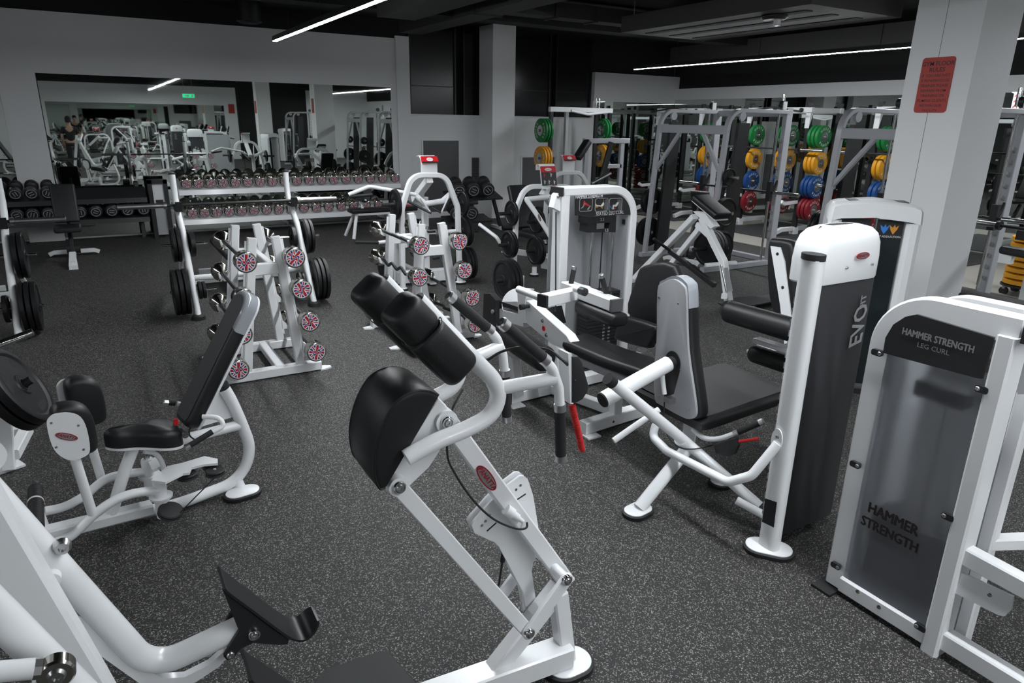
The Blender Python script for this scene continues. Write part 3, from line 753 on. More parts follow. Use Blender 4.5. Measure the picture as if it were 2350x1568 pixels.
# ================================================================ left machine: seated inner-thigh machine
a10 = math.radians(10.5)
E1 = V((math.cos(a10), math.sin(a10), 0)); E2 = V((-math.sin(a10), math.cos(a10), 0)); O3 = V((.41, 3.50, 0))
M3 = thing('thigh_machine', 'white seated thigh machine with black saddle seat and tall backrest at the left', 'gym machine', (.1, 3.45, 0))
def l3(px, py, t=0.0): return PN(px, py, O3 + E2 * t, E2)
def k3(x, y, t=0.0): return l3(x / 2.904, 750 + y / 2.904, t)
bt = spl([k3(320, 1375), k3(800, 1270), k3(1150, 1190), k3(1380, 1110), k3(1540, 1040), k3(1635, 930), k3(1660, 800), k3(1620, 670), k3(1545, 500), k3(1490, 405)], 6)
part('main_tube', MB().tube(bt, .029, 18), 'white', M3)
part('tube_cap', MB().cyl(bt[-1] - (bt[-1] - bt[-2]).normalized() * .004, bt[-1] + (bt[-1] - bt[-2]).normalized() * .02, .031, n=20), 'rubber', M3)
part('base_beam', MB().rect([k3(290, 1385, .0), k3(1010, 1205, .0)], .075, .06, ch=.01), 'white', M3)
part('rear_leg', MB().tube([k3(1570, 1010), k3(1612, 1105)], .030, 18), 'white', M3)
fq = PZ(557, 1130, .02); foot(M3, fq, .08, .05, .1)
part('cross_foot', MB().rect([O3 - E1 * .86 - E2 * .25 + V((0, 0, .03)), O3 - E1 * .86 + E2 * .3 + V((0, 0, .03))], .06, .05), 'white', M3)
part('seat_beam', MB().tube([k3(1150, 770), k3(1595, 655)], .026, 16), 'white', M3)
sb = part('gusset', MB().prism([k3(1395, 520, .01), k3(1470, 425, .01), k3(1500, 430, .01), k3(1560, 600, .01), k3(1300, 680, .01)], E2 * .012), 'white', M3)
# backrest: board, cushion
b0, b1 = k3(1290, 660), k3(1712, -205)
bd = (b1 - b0).normalized(); bn = E2.cross(bd).normalized(); bn = bn if bn.x < 0 else -bn
Lb = (b1 - b0).length; mid = (b0 + b1) / 2
ol = rrect(mid + bn * .012, E2, bd, .19, Lb, .07, 7, (1.25, 1.25, .55, .55))
bk = part('backrest', MB().pad(ol, bn * .062, .02, 4, both=True), 'vinyl', M3)
part('cover_face', MB().prism([q + bn * .0755 for q in rrect(mid, E2, bd, .150, Lb - .05, .05, 7, (1.3, 1.3, .5, .5))], bn * .002), 'vinylg', bk)
part('back_board', MB().prism(rrect(mid, E2, bd, .188, Lb - .004, .07, 7, (1.2, 1.2, .5, .5)), bn * .012), 'white', bk)
part('clear_wrap', MB().pad(rrect(b1 - bd * .10 + bn * .011, E2, bd, .193, .20, .07, 7, (1.25, 1.25, .0, .0)), bn * .0645, .021, 3), 'film', bk)
# saddle seat
sc = [(0, 0), (.05, .045), (.13, .052), (.20, .075), (.27, .105), (.34, .105), (.385, .06)]
s0 = k3(690, 740); s1 = k3(1190, 690); sd = (s1 - s0); sl = sd.length; sd.normalize()
out = [s0 + sd * (a / .385 * sl) + E2 * w for a, w in sc] + [s0 + sd * (a / .385 * sl) - E2 * w for a, w in reversed(sc[1:])]
so = smooth2(out, 4)
st_ = part('saddle_seat', MB().pad([q - V((0, 0, .045)) for q in so], (0, 0, .085), .035, 5, crown=.012), 'vinyl', M3)
part('seat_board', MB().prism([q - V((0, 0, .058)) for q in so], (0, 0, .013)), 'white', st_)
part('seat_post', MB().oval([k3(890, 800), k3(830, 960), k3(740, 1260)], .034, .026, fil=.1), 'white', M3)
part('seat_brace', MB().tube(spl([k3(960, 830), k3(1040, 850), k3(1085, 920), k3(1090, 990)], 5), .012, 12), 'white', M3)
# leg pads on swing arms
for k, t in enumerate((-.16, .16)):
    if k == 0: outl = [(107, 975), (112, 958), (128, 949), (160, 947), (185, 957), (199, 985), (206, 1030), (196, 1046), (165, 1056), (138, 1046), (119, 1022)]
    pp = [l3(*q, -.16) + E2 * (t + .16) for q in smooth2([V((a, b_, 0)) for a, b_ in outl], 3) for q in [(q.x, q.y)]]
    if k == 1: pp = [q + E1 * .10 for q in pp]
    lp = part('leg_pad', MB().pad([q + (q - sum(pp, V()) / len(pp)) * .10 + E1 * .03 + V((0, 0, .008)) + E2 * .006 for q in pp], E2 * .10, .025, 4, both=True), 'vinyl', M3)
    pf = part('pad_plate', MB().prism([q + E2 * (0 if k == 0 else .106) for q in pp], -E2 * .006 if k == 0 else E2 * .006), 'white', lp)
    for q in ((118, 971), (180, 977), (129, 1027), (192, 1032)):
        if k == 0: bolt(lp, l3(*q, -.166), -E2, .006, .003)
    if k == 0:
        badge(lp, l3(153, 1002, -.167), l3(183, 1008, -.167) - l3(122, 996, -.167), V((0, 0, 1)), .085)
    dv = E2 * (t + .16) + E1 * (.10 * k)
    part('pad_post', MB().tube([l3(170, 1045, -.13) + dv, l3(214, 1185, -.13) + dv], .020, 16), 'white', M3)
    if k == 0:
        sa = spl([k3(1060, 1090, -.13), k3(900, 1110, -.13), k3(760, 1160, -.13), k3(620, 1260, -.13), k3(480, 1390, -.13), k3(370, 1440, -.13)], 5)
        part('swing_arm', MB().tube(sa, .021, 16), 'white', M3)
        hb = k3(1085, 1200, -.12)
    else:
        sa = spl([k3(1010, 965, .13), k3(850, 980, .13), k3(700, 1020, .13), k3(560, 1130, .13), k3(430, 1200, .13), k3(300, 1230, .13)], 5)
        part('swing_arm', MB().tube(sa, .021, 16), 'white', M3)
        hb = k3(1000, 1010, .13)
    h_ = part('swing_hub', MB().lathe((hb.x, hb.y, .06), (0, 0, 1), [(0, .032), (.10, .032), (.101, .05), (.112, .052), (.113, .03), (.19, .03), (.20, .026)], 24), 'white', M3)
    pivot(h_, (hb.x, hb.y, .262), (0, 0, 1), .014)
# linkage plates and pulleys
def flat(pts, z0, z1, mat='white', nm='link_plate'):
    return part(nm, MB().prism([PZ(*q, z0) for q in pts], (0, 0, z1 - z0)), mat, M3)
flat([(347, 1108), (385, 1075), (420, 1067), (470, 1052), (500, 1058), (500, 1068), (468, 1071), (440, 1078), (435, 1090), (420, 1092), (380, 1112)], .27, .282)
flat([(340, 1062), (365, 1052), (375, 1075), (350, 1085)], .24, .255)
for (a, b_, z) in ((494, 1084, .245), (430, 1092, .245), (486, 1068, .235)):
    q = PZ(a, b_, z)
    pu = part('cable_pulley', MB().lathe(q + V((0, 0, -.014)), (0, 0, 1), [(0, .04), (.004, .046), (.012, .042), (.016, .042), (.024, .046), (.028, .04), (.028, .012)], 28), 'rubber', M3)
    bolt(pu, q + V((0, 0, .014)), (0, 0, 1), .008)
q = k3(1130, 1240, -.17)
part('cable_pulley', MB().lathe(V((q.x, q.y, .085)) - V((.0, .01, -.01)), (.25, -.35, 1), [(0, .05), (.005, .055), (.012, .05), (.018, .05), (.025, .055), (.03, .05)], 28), 'rubber', M3)
part('drive_cable', MB().tube([PZ(497, 1092, .24), PZ(410, 1180, .1)], .003, 8), 'rubber', M3)
# handles
hp = [k3(1350, 600, -.1), k3(1440, 605, -.14), k3(1480, 635, -.16), k3(1475, 670, -.17), k3(1410, 705, -.17)]
ht = part('handle_tube', MB().tube(spl(hp, 5), .012, 12), 'white', M3); grip(ht, k3(1415, 700, -.17), k3(1260, 795, -.17), .0135)
hf = [k3(1330, 560, .12), k3(1220, 520, .14), k3(1180, 512, .15)]
ht = part('handle_tube', MB().tube(hf, .012, 12), 'white', M3); grip(ht, k3(1165, 510, .15), k3(1115, 508, .15), .0135)
part('pin_knob', MB().lathe(k3(1205, 690, -.03), -E2, [(0, .012), (.05, .012), (.06, .016), (.075, .016)], 14), 'steel', M3)
part('red_tag', MB().box(k3(1172, 635, -.07), (.02, .012, .03)), 'red', M3, 'small red lever tip')
part('release_cable', MB().tube(spl([k3(1270, 650, -.06), k3(1262, 720, -.07), k3(1300, 755, -.06)], 6), .004, 8), 'rubber', M3)
# ribbed foot peg along the front
fa, fb = l3(83, 1212, -.2), l3(81, 1122, .2)
rb_ = [(0, .026)]
Lf = (fb - fa).length
for k in range(22): rb_ += [(Lf * (k + .15) / 22, .031), (Lf * (k + .75) / 22, .031), (Lf * (k + .95) / 22, .027)]
part('foot_peg', MB().lathe(fa, fb - fa, rb_, 18), 'rubber', M3, 'black ribbed foot peg')
part('peg_clip', MB().cyl(fa.lerp(fb, .6), fa.lerp(fb, .63), .033, n=20), 'white', M3)

# ================================================================ right foreground: weight tower of the prone leg curl
XT = 2.45
M4 = thing('leg_curl_tower', 'white leg curl weight tower with frosted panel at the right foreground', 'gym machine', (2.5, 1.2, 0))
def t4(px, py, x=XT): return PX(px, py, x)
cy0, cy1 = 1.43, .965     # left (far) and right (near) side
ztop = 1.31
# welded front frame: left upright bending into the top rail, right upright
pth = [V((XT + .05, cy0 - .025, .02)), V((XT + .05, cy0 - .025, ztop - .03)), V((XT + .05, .97, ztop - .03))]
part('arch_frame', MB().rect(pth, .055, .10, up=(0, 1, 0), fil=.17, ch=.008, steps=12), 'white', M4)
part('right_upright', MB().rect([(XT + .05, cy1 + .03, .0), (XT + .05, cy1 + .03, ztop - .05)], .10, .06, up=(0, 1, 0), ch=.008), 'white', M4)
part('top_cap', MB().box((XT + .05, cy1 - .02, ztop - .03), (.10, .02, .056)), 'blackpl', M4)
part('bottom_rail', MB().rect([(XT + .05, cy0 - .05, .055), (XT + .05, cy1 + .06, .055)], .09, .07, ch=.006), 'white', M4)
part('foot_plate', MB().box((XT + .04, cy0 + .0, .006), (.16, .09, .012)), 'rubber', M4)
# header panel
hd = [PX(a, b_, XT + .006) for a, b_ in ((2026, 810), (2032, 775), (2050, 745), (2078, 727), (2103, 722), (2280, 775), (2253, 870), (2240, 868))]
hp_ = part('header_panel', MB().prism(hd, (.012, 0, 0)), 'blackpl', M4, 'black header panel with grey lettering')
ul = (PX(2225, 802, XT) - PX(2072, 757, XT)); ul = V((0, ul.y, 0)).normalized(); vl = V((0, 0, 1))
part('lettering', fat_text('HAMMER STRENGTH', .036, PX(2150, 781, XT + .004), ul, vl, .74), 'greyletter', hp_)
part('lettering', text_mb('LEG CURL', .025, PX(2141, 801, XT + .004), ul, vl), 'greyletter', hp_)
# frosted shroud, clips
sh = [(XT + .020, cy0 - .055, .085), (XT + .020, cy1 + .068, .085), (XT + .020, cy1 + .068, 1.10), (XT + .020, cy0 - .055, 1.10)]
fr_ = part('frosted_panel', MB().prism(sh, (.004, 0, 0)), 'frost', M4, 'translucent frosted plastic panel')
uu = V((0, -1, 0))
c0 = PX(2045, 1197, XT + .011); c1_ = PX(2040, 1237, XT + .011)
part('lettering', fat_text('HAMMER', .062, PX(2048, 1192, XT + .018), uu, vl, .80, .04), 'blackletter', fr_)
part('lettering', fat_text('STRENGTH', .058, PX(2040, 1226, XT + .018), uu, vl, .80, .04), 'blackletter', fr_)
for (a, b_) in ((2018, 812), (1967, 1070), (1922, 1303), (2243, 892), (2166, 1184), (2103, 1437)):
    q = PX(a, b_, XT - .002)
    left = q.y > 1.2
    cl = part('panel_clip', MB().prism(rrect(q + V((0, .012 if left else -.012, 0)), uu, vl, .042, .024, .008), (.014, 0, 0)), 'blackpl', M4)
    bolt(cl, q, (-1, 0, 0), .008, .006)
for (a, b_) in ((1968, 1358), (2017, 1394)): bolt(M4, PX(a, b_, XT + .003), (-1, 0, 0), .009, .006, 'bronze')
# weight stack seen through the panel
stk = part('stack_plate', MB().bb((XT + .12, 1.06, .10), (XT + .26, 1.36, .118)), 'blackmetal', M4)
for k in range(1, 14):
    o = bpy.data.objects.new('stack_plate', stk.data); COL.objects.link(o); o.parent = M4; o.location = (0, 0, k * .0215)
part('top_weight', MB().bb((XT + .11, 1.12, .93), (XT + .24, 1.30, .99)), 'blackmetal', M4)
for yy in (1.13, 1.29): part('guide_rod', MB().cyl((XT + .19, yy, .06), (XT + .19, yy, 1.26), .012), 'chrome', M4)
part('stack_cable', MB().cyl((XT + .19, 1.21, .40), (XT + .19, 1.21, 1.27), .004, n=8), 'rubber', M4)
# rear frame of the machine running right
part('rear_arch', MB().rect([(XT + .30, cy0 - .03, .02), (XT + .30, cy0 - .03, ztop - .03), (XT + .30, .97, ztop - .03)], .05, .05, up=(0, 1, 0), fil=.15, ch=.006, steps=8), 'white', M4)
part('bridge_rail', MB().rect([(XT + .05, cy1 + .03, .44), PX(2350, 1345, XT + .05), PX(2500, 1425, XT + .05)], .055, .07, ch=.006), 'white', M4)
part('side_plate', MB().prism([PX(*q, XT + .03) for q in ((2195, 1310), (2325, 1370), (2320, 1400), (2305, 1415), (2290, 1412), (2188, 1360))], (.01, 0, 0)), 'white', M4)
bolt(M4, PX(2271, 1366, XT + .029), (-1, 0, 0), .008, .006, 'bronze')
part('lower_rail', MB().rect([(XT + .05, cy1 + .02, .07), (XT + .05, .1, .07)], .06, .075, ch=.006), 'white', M4)
part('rear_upright', MB().rect([(XT + .18, cy1 + .0, .02), (XT + .18, cy1 + .0, 1.16)], .05, .05, up=(0, 1, 0), ch=.006), 'white', M4)
part('cross_rail', MB().rect([(XT + .18, cy1, .45), (XT + .62, .75, .45)], .05, .05, ch=.006), 'white', M4)
part('gusset_plate', MB().prism([PX(*q, XT + .10) for q in ((2318, 800), (2400, 790), (2420, 905), (2335, 905), (2330, 870))], (.01, 0, 0)), 'grey', M4)
bolt(M4, PX(2338, 832, XT + .098), (-1, 0, 0), .009, .006, 'bronze')
part('drive_cable', MB().tube([PX(2362, 900, XT + .35), PX(2270, 1275, XT + .35)], .0035, 8), 'rubber', M4)
part('bench_pad', bolster((XT + .85, .05, .47), (XT + .85, .95, .47), V((1, 0, 0)), V((0, 0, 1)), .26, .07, .02, .02), 'vinyl', M4)
part('bench_stand', MB().rect([(XT + .85, .5, .02), (XT + .85, .5, .43)], .07, .07), 'white', M4)
part('base_rail', MB().rect([(XT + .05, .45, .05), (XT + .90, .45, .05)], .06, .06), 'white', M4)
# ================================================================ right middle: seat machine with charcoal weight tower
M5 = thing('leg_extension_machine', 'white leg extension machine with charcoal weight tower and silver-backed seat', 'gym machine', (2.6, 2.1, 0))
XD = V((1, 0, 0)); ZD = V((0, 0, 1))
cp = V((2.45, 1.735, 0))
part('column', MB().sweep([cp + ZD * .03, cp + ZD * 1.385], [(.048 * math.copysign(abs(math.cos(t)) ** .7, math.cos(t)), .034 * math.copysign(abs(math.sin(t)) ** .7, math.sin(t))) for t in [2 * PI * k / 24 for k in range(24)]], up=(1, 0, 0)), 'white', M5)
part('column_cap', MB().sweep([cp + ZD * 1.383, cp + ZD * 1.40, cp + ZD * 1.408], [(.052 * math.cos(t), .038 * math.sin(t)) for t in [2 * PI * k / 24 for k in range(24)]], up=(1, 0, 0)), 'rubber', M5)
foot(M5, cp, .10, .06, -.9)
lb = [PX(a, b_, 2.4135) for a, b_ in ((1756, 1144), (1783, 1153), (1776, 1211), (1749, 1198))]
part('warning_label', MB().prism(lb, (-.001, 0, 0)), 'placardb', M5, 'small black instruction label')
# tower cover and cap
cx0, cx1, cy = 2.54, 2.945, 1.75
def tower_sec(x0, x1, y0, y1, z, r=.035, bow=.012):
    o = rrect(((x0 + x1) / 2, (y0 + y1) / 2, z), XD, YD, x1 - x0, y1 - y0, r, 6)
    return [q - YD * (bow * (1 - ((q.x - (x0 + x1) / 2) / ((x1 - x0) / 2)) ** 2)) if q.y < (y0 + y1) / 2 else q for q in o]
part('tower_cover', MB().loft([tower_sec(cx0, cx1, cy, cy + .11, z) for z in (.05, .07, 1.27)]), 'charcoal', M5, 'charcoal grey plastic stack cover')
rings = []
for z, ins in ((1.262, .0), (1.27, -.006), (1.36, -.006), (1.42, .0), (1.46, .018), (1.485, .05), (1.497, .10), (1.50, .15)):
    rings.append(tower_sec(cx0 - .03 + ins * .9, cx1 + ins * -1.0, cy - .004 + ins * .35, cy + .15 - ins * .3, z, .05))
cpx = part('tower_cap', MB().loft(rings), 'white', M5)
part('cap_bracket', MB().tube([cp + ZD * 1.345, (cx0, cy + .05, 1.345)], .018), 'white', M5)
fy = cy - .012
badge(cpx, PY(1980, 587, fy - .012), XD, ZD, .088)
for (a, b_) in ((1945, 615), (2003, 607)): bolt(cpx, PY(a, b_, fy - .006), (0, -1, 0), .006, .004)
tl = part('lettering', text_mb('EVO', .125, PY(1972, 742, fy - .003), ZD, -XD, shear=-.25, stretch=.82, bold=.02), 'greyletter', M5)
part('lettering', text_mb('FIT', .05, PY(1975, 692, fy - .003) + XD * .02, ZD, -XD, shear=-.2, bold=.02), 'greyletter', M5)
# stack plates in the gap between column and cover
sp5 = part('stack_plate', MB().bb((cx0 - .035, cy + .02, .12), (cx0 - .004, cy + .09, .148)), 'steel', M5)
for k in range(1, 22):
    o = bpy.data.objects.new('stack_plate', sp5.data); COL.objects.link(o); o.parent = M5; o.location = (0, 0, k * .05)
foot(M5, (cx1 - .0, cy + .14), .07, .05)
part('rear_post', MB().rect([(cx1 - .02, cy + .15, .03), (cx1 - .02, cy + .15, .12)], .05, .05), 'white', M5)
# backrest
bx = 2.40
pan = [(1508, 668), (1520, 650), (1545, 641), (1567, 655), (1574, 680), (1578, 800), (1592, 900), (1597, 950), (1585, 962), (1565, 958), (1515, 930), (1502, 915), (1500, 850), (1506, 780)]
po = [PX(*q, bx) for q in pan]; po = smooth2(po, 3)
pc = sum(po, V()) / len(po)
bp5 = part('back_panel', MB().pad(po, (.016, 0, 0), .004, 2, both=True), 'silver', M5, 'silver back panel of the seat')
cu_ = [pc + (q - pc) * 1.03 + XD * .014 for q in po]
ck = part('backrest', MB().pad(cu_, (.085, 0, 0), .03, 4, both=True), 'vinyl', M5)
wr = [q for q in cu_]
part('clear_wrap', MB().pad([V((q.x, q.y, max(q.z, 1.02))) + (q - pc) * .012 for q in cu_ if q.z > .98], (.086, 0, 0), .03, 3), 'film', ck)
for (a, b_) in ((1512, 683), (1556, 697), (1513, 909), (1580, 940)): bolt(bp5, PX(a, b_, bx - .001), (-1, 0, 0), .007, .004)
hub = PX(1543, 833, bx - .004)
hb5 = part('adjuster_plate', MB().prism([hub + q for q in [V((0, .055 * math.cos(t), .062 * math.sin(t))) for t in [2 * PI * k / 28 for k in range(28)]]], (.006, 0, 0)), 'blackpl', M5)
part('adjuster_tail', MB().prism([PX(*q, bx - .003) for q in ((1527, 850), (1560, 850), (1545, 905), (1525, 912))], (.006, 0, 0)), 'blackpl', M5)
part('hub_clamp', MB().lathe(hub + V((.002, 0, 0)), (-1, 0, -.05), [(0, .034), (.03, .034), (.034, .028), (.034, .012)], 20), 'blackmetal', M5)
beam = part('support_beam', MB().cyl(hub + V((-.03, 0, 0)), PX(1384, 918, 1.95), .040, n=26), 'white', M5)
be = PX(1384, 918, 1.95); bd5 = (be - hub).normalized()
part('beam_cap', MB().cyl(be - bd5 * .001, be + bd5 * .008, .040, .036, n=26), 'rubber', beam)
gs5 = part('adjust_spring', MB().cyl(PX(1520, 862, bx - .03), PX(1525, 905, bx - .03), .012, n=12), 'white', M5)
part('adjust_bracket', MB().box(PX(1537, 918, bx - .02), (.04, .04, .03)), 'steel', M5)
# seat
so = [PZ(1512, 930, .47), PZ(1598, 992, .46), PZ(1700, 945, .485), PZ(1792, 903, .50), PZ(1740, 872, .50), PZ(1645, 832, .47)]
seat_o = [so[0], so[1], so[2], so[3], so[5] + (so[3] - so[2]) * .0]
zs = .40
sx0, sx1, sy0, sy1 = 2.43, 3.15, 2.20, 2.74
rings = []
N = 10
for k in range(N + 1):
    t = k / N; x = sx0 + (sx1 - sx0) * t
    rise = .03 * math.sin(PI * t) * .3 + .035 * t * t
    rings.append([V((x, p.y, p.z + rise)) for p in rrect((x, (sy0 + sy1) / 2, .445), YD, ZD, (sy1 - sy0) - .0 * t, .075 if 0 < k < N else .045, .03 if 0 < k < N else .018, 5)])
sp5b = part('seat', MB().loft(rings), 'vinyl', M5)
tops = [V((sx0 + .03 + (sx1 - sx0 - .06) * k / 8, yy, .4838 + .03 * math.sin(PI * k / 8) * .3 + .035 * (k / 8) ** 2)) for k in range(9) for yy in (sy0 + .03, sy1 - .03)]
mbt = MB(); mbt.add(tops, [(2 * k, 2 * k + 1, 2 * k + 3, 2 * k + 2) for k in range(8)])
part('seat_cover', mbt, 'vinylg', sp5b)
# legs and frame
x0 = PX(1590, 1005, 2.45)
cross = V((2.43, 2.28, .30))
part('leg', MB().oval([(2.135, 2.285, .03), cross], .036, .030), 'white', M5); foot(M5, (2.128, 2.285), .075, .05, .15)
part('leg', MB().oval([(2.74, 2.29, .03), cross + V((-.06, 0, .06))], .036, .030), 'white', M5); foot(M5, (2.74, 2.29), .07, .05, .15)
part('seat_stem', MB().rect([cross, (2.52, 2.36, .42)], .07, .05), 'white', M5)
d0 = PY(1398, 872, 2.30); d1 = V((2.42, 2.27, .33)); d2 = V((2.56, 1.90, .12))
dt5 = part('diagonal_tube', MB().tube([d0, d1, d2], .028, 16, .05), 'white', M5)
part('tube_cap', MB().cyl(d0 - (d1 - d0).normalized() * .012, d0 + (d1 - d0).normalized() * .03, .030, n=20), 'rubber', dt5)
ub = [PX(1505, 975, 2.36), PX(1497, 1002, 2.34), PX(1530, 1035, 2.33), PX(1670, 1107, 2.30), PX(1725, 1092, 2.34), PX(1786, 1018, 2.415)]
part('foot_guard_tube', MB().tube(ub, .022, 16, .07), 'white', M5)
apl = [PX(1784, 1010, 2.413) + V((0, .028 * math.cos(t), .055 * math.sin(t))) for t in [2 * PI * k / 20 for k in range(20)]]
ap = part('attachment_plate', MB().prism(apl, (-.006, 0, 0)), 'white', M5); bolt(ap, PX(1784, 1003, 2.406), (-1, 0, 0), .009, .006)
part('step_peg', MB().tube([PX(1408, 1012, 2.05), PX(1512, 940, 2.30)], .016, 14), 'white', M5)
part('weight_tube', MB().tube([(2.45, 1.95, .16), (2.55, 1.80, .10)], .02), 'white', M5)
hz = PX(1592, 985, 2.42)
ht5 = part('handle_tube', MB().tube(spl([PX(1590, 985, 2.46), PX(1615, 1005, 2.46), PX(1650, 1007, 2.48), PX(1692, 993, 2.52)], 5), .013, 12), 'white', M5)
grip(ht5, PX(1692, 993, 2.52), PX(1744, 970, 2.58), .0155, ends=2)
lc = [PX(*q, 2.50) for q in ((1636, 1022), (1690, 1005), (1694, 1022), (1686, 1042), (1670, 1049), (1642, 1040))]
part('lever_cover', MB().pad(lc, (.02, 0, 0), .004, 2, both=True), 'blackpl', M5)
part('release_lever', MB().cyl(PX(1692, 1014, 2.51), PX(1741, 1007, 2.56), .008, n=12), 'red', M5, 'red release lever')
part('release_cable', MB().tube(spl([PX(1526, 905, 2.37), PX(1524, 955, 2.36), PX(1530, 995, 2.36), PX(1555, 1025, 2.36), PX(1590, 1031, 2.40), PX(1636, 1022, 2.49)], 6), .0035, 8), 'rubber', M5)
# roller pads in front of the seat
def roller(th, a, b_, r, tips=True):
    a = V(a); b_ = V(b_); L_ = (b_ - a).length
    ro = part('roller_pad', MB().lathe(a, b_ - a, [(0, r * .55), (.004, r * .8), (.018, r * .96), (.035, r), (L_ - .035, r), (L_ - .018, r * .96), (L_ - .004, r * .8), (L_, r * .55)], 28), 'vinyl', th)
    d = (b_ - a).normalized()
    part('roller_shaft', MB().cyl(a - d * .03, b_ + d * .03, .014, n=14), 'white', ro)
    if tips:
        for q, s_ in ((a, -1), (b_, 1)): part('end_knob', MB().lathe(q + d * s_ * .002, d * s_, [(0, .02), (.02, .02), (.03, .012)], 16), 'red', ro)
    return ro
roller(M5, (3.34, 2.93, .765), (3.36, 2.42, .765), .072)
roller(M5, (3.47, 2.80, .50), (3.49, 2.45, .50), .058, False)
part('roller_arm', MB().rect([(3.52, 2.42, .50), (3.42, 2.38, .64), (3.36, 2.36, .765), (2.99, 2.1, .55)], .05, .03, fil=.03), 'white', M5)
part('roller_bracket', MB().rect([(3.40, 2.72, .62), (3.42, 2.42, .62)], .08, .03), 'white', M5)

# ================================================================ centre: seated leg curl with its own tower
M6 = thing('seated_leg_curl', 'white seated leg curl machine with upright weight tower in the centre', 'gym machine', (2.8, 3.6, 0))
ty = 3.90; tx0, tx1, tz = 2.705, 3.385, 1.472
part('arch_frame', MB().rect([(tx1 - .03, ty + .06, .02), (tx1 - .03, ty + .06, tz - .03), (tx0 + .02, ty + .06, tz - .03)], .06, .12, up=(0, 1, 0), fil=.20, ch=.008, steps=12), 'white', M6)
part('left_upright', MB().rect([(tx0 + .035, ty + .06, .02), (tx0 + .035, ty + .06, tz - .055)], .07, .12, up=(0, 1, 0), ch=.008), 'white', M6)
part('top_cap', MB().box((tx0 - .005, ty + .06, tz - .03), (.03, .12, .058)), 'blackpl', M6)
part('back_panel', MB().bb((tx0 + .06, ty + .24, .05), (tx1 - .05, ty + .246, tz - .08)), 'silver', M6)
part('side_panel', MB().bb((tx1 - .075, ty + .02, .05), (tx1 - .062, ty + .23, tz - .2)), 'silver', M6)
def q6(px, py): return PY(px, py, ty + .008)
hd6 = [q6(*a) for a in ((1321, 443), (1417, 442), (1437, 447), (1450, 461), (1454, 478), (1453, 493), (1321, 495))]
h6 = part('header_panel', MB().prism(hd6, (0, .012, 0)), 'placardb', M6, 'black instruction panel with pictograms')
def on6(px, py, d=.004): return PY(px, py, ty + .008 - d)
part('lettering', fat_text('HAMMER STRENGTH', .034, on6(1352, 451), XD, ZD, .75), 'letter', h6)
part('lettering', text_mb('SEATED LEG CURL', .036, on6(1400, 489.5), XD, ZD, stretch=.86), 'letter', h6)
for k, (a, b_) in enumerate(((1330, 359), (1366, 395), (1398, 426))):
    w_ = 29; 
    fr6 = [on6(*q) for q in ((a, 455), (a + w_, 455), (a + w_, 484), (a, 486))]
    c_ = sum(fr6, V()) / 4
    part('picture_frame', MB().sweep(rrect(c_, XD, ZD, (fr6[1] - fr6[0]).length, (fr6[2] - fr6[1]).length, .015), [(.0018, .0018), (-.0018, .0018), (-.0018, -.0018), (.0018, -.0018)], up=(0, 1, 0), close=True), 'greyletter', h6)
    def pic(pts, mat, nm='pictogram'):
        part(nm, MB().prism([on6(a + p_ * w_, 455 + q_ * 30, .004) for p_, q_ in pts], (0, .002, 0)), mat, h6)
    if k == 0:
        pic([(.1, .8), (.25, .75), (.5, .45), (.42, .35), (.25, .65)], 'greyletter'); pic([(.35, .2), (.42, .2), (.55, .5), (.35, .6), (.3, .5)], 'red'); pic([(.5, .35), (.75, .5), (.8, .6), (.6, .6)], 'red'); pic([(.6, .85), (.85, .55), (.9, .6), (.7, .9)], 'greyletter')
    else:
        pic([(.62, .1), (.95, .1), (.95, .9), (.72, .9), (.72, .4)], 'door')
        pic([(.45, .55), (.7, .25), (.8, .3), (.62, .62), (.5, .65)], 'skin'); pic([(.70, .15), (.78, .12), (.84, .2), (.78, .28), (.70, .24)], 'skin')
        if k == 1: pic([(.02, .42), (.06, .42), (.1, .52), (.5, .56), (.5, .66), (.05, .58)], 'skin'); pic([(.03, .62), (.25, .6), (.25, .68), (.05, .72)], 'orange'); pic([(.45, .7), (.62, .7), (.6, .78), (.47, .76)], 'orange')
        else: pic([(.3, .52), (.5, .5), (.55, .65), (.38, .64), (.36, .85), (.27, .85)], 'skin'); pic([(.05, .6), (.1, .6), (.26, .8), (.22, .84)], 'blueprint'); pic([(.36, .78), (.48, .72), (.5, .8), (.4, .86)], 'red')
# add-on weight, rods, stack
part('add_on_weight', MB().bb(PY(1350, 499, ty + .05), PY(1414, 510, ty + .05) + V((0, .12, 0))), 'blackmetal', M6)
aw = part('add_on_body', MB().prism([PY(*q, ty + .06) for q in ((1350, 509), (1367, 511), (1369, 524), (1396, 524), (1400, 511), (1414, 509), (1413, 533), (1348, 534))], (0, .1, 0)), 'blackmetal', M6)
part('latch', MB().bb(PY(1370, 509, ty + .05), PY(1386, 525, ty + .05) + V((0, .02, 0))), 'steel', aw)
part('lettering', text_mb('2.5', .03, PY(1382, 504, ty + .048), XD, ZD), 'letter', aw)
part('lettering', text_mb('1.5', .03, PY(1392, 529, ty + .058), XD, ZD), 'letter', aw)
for px_ in (1357, 1406): 
    q = PY(px_, 560, ty + .12); part('guide_rod', MB().cyl((q.x, q.y, .06), (q.x, q.y, tz - .1), .013), 'chrome', M6)
q = PY(1381, 560, ty + .11); part('stack_cable', MB().cyl((q.x, q.y, .45), (q.x, q.y, 1.2), .005, n=8), 'rubber', M6)
q = PY(1437, 520, ty + .06); part('side_cable', MB().cyl((q.x, q.y, .35), (q.x, q.y, 1.22), .004, n=8), 'rubber', M6)
part('cable_guide', MB().box((q.x, q.y, 1.2), (.06, .03, .035)), 'blackpl', M6)
sx_0, sx_1 = PY(1345, 750, ty + .06).x, PY(1420, 750, ty + .06).x + .02
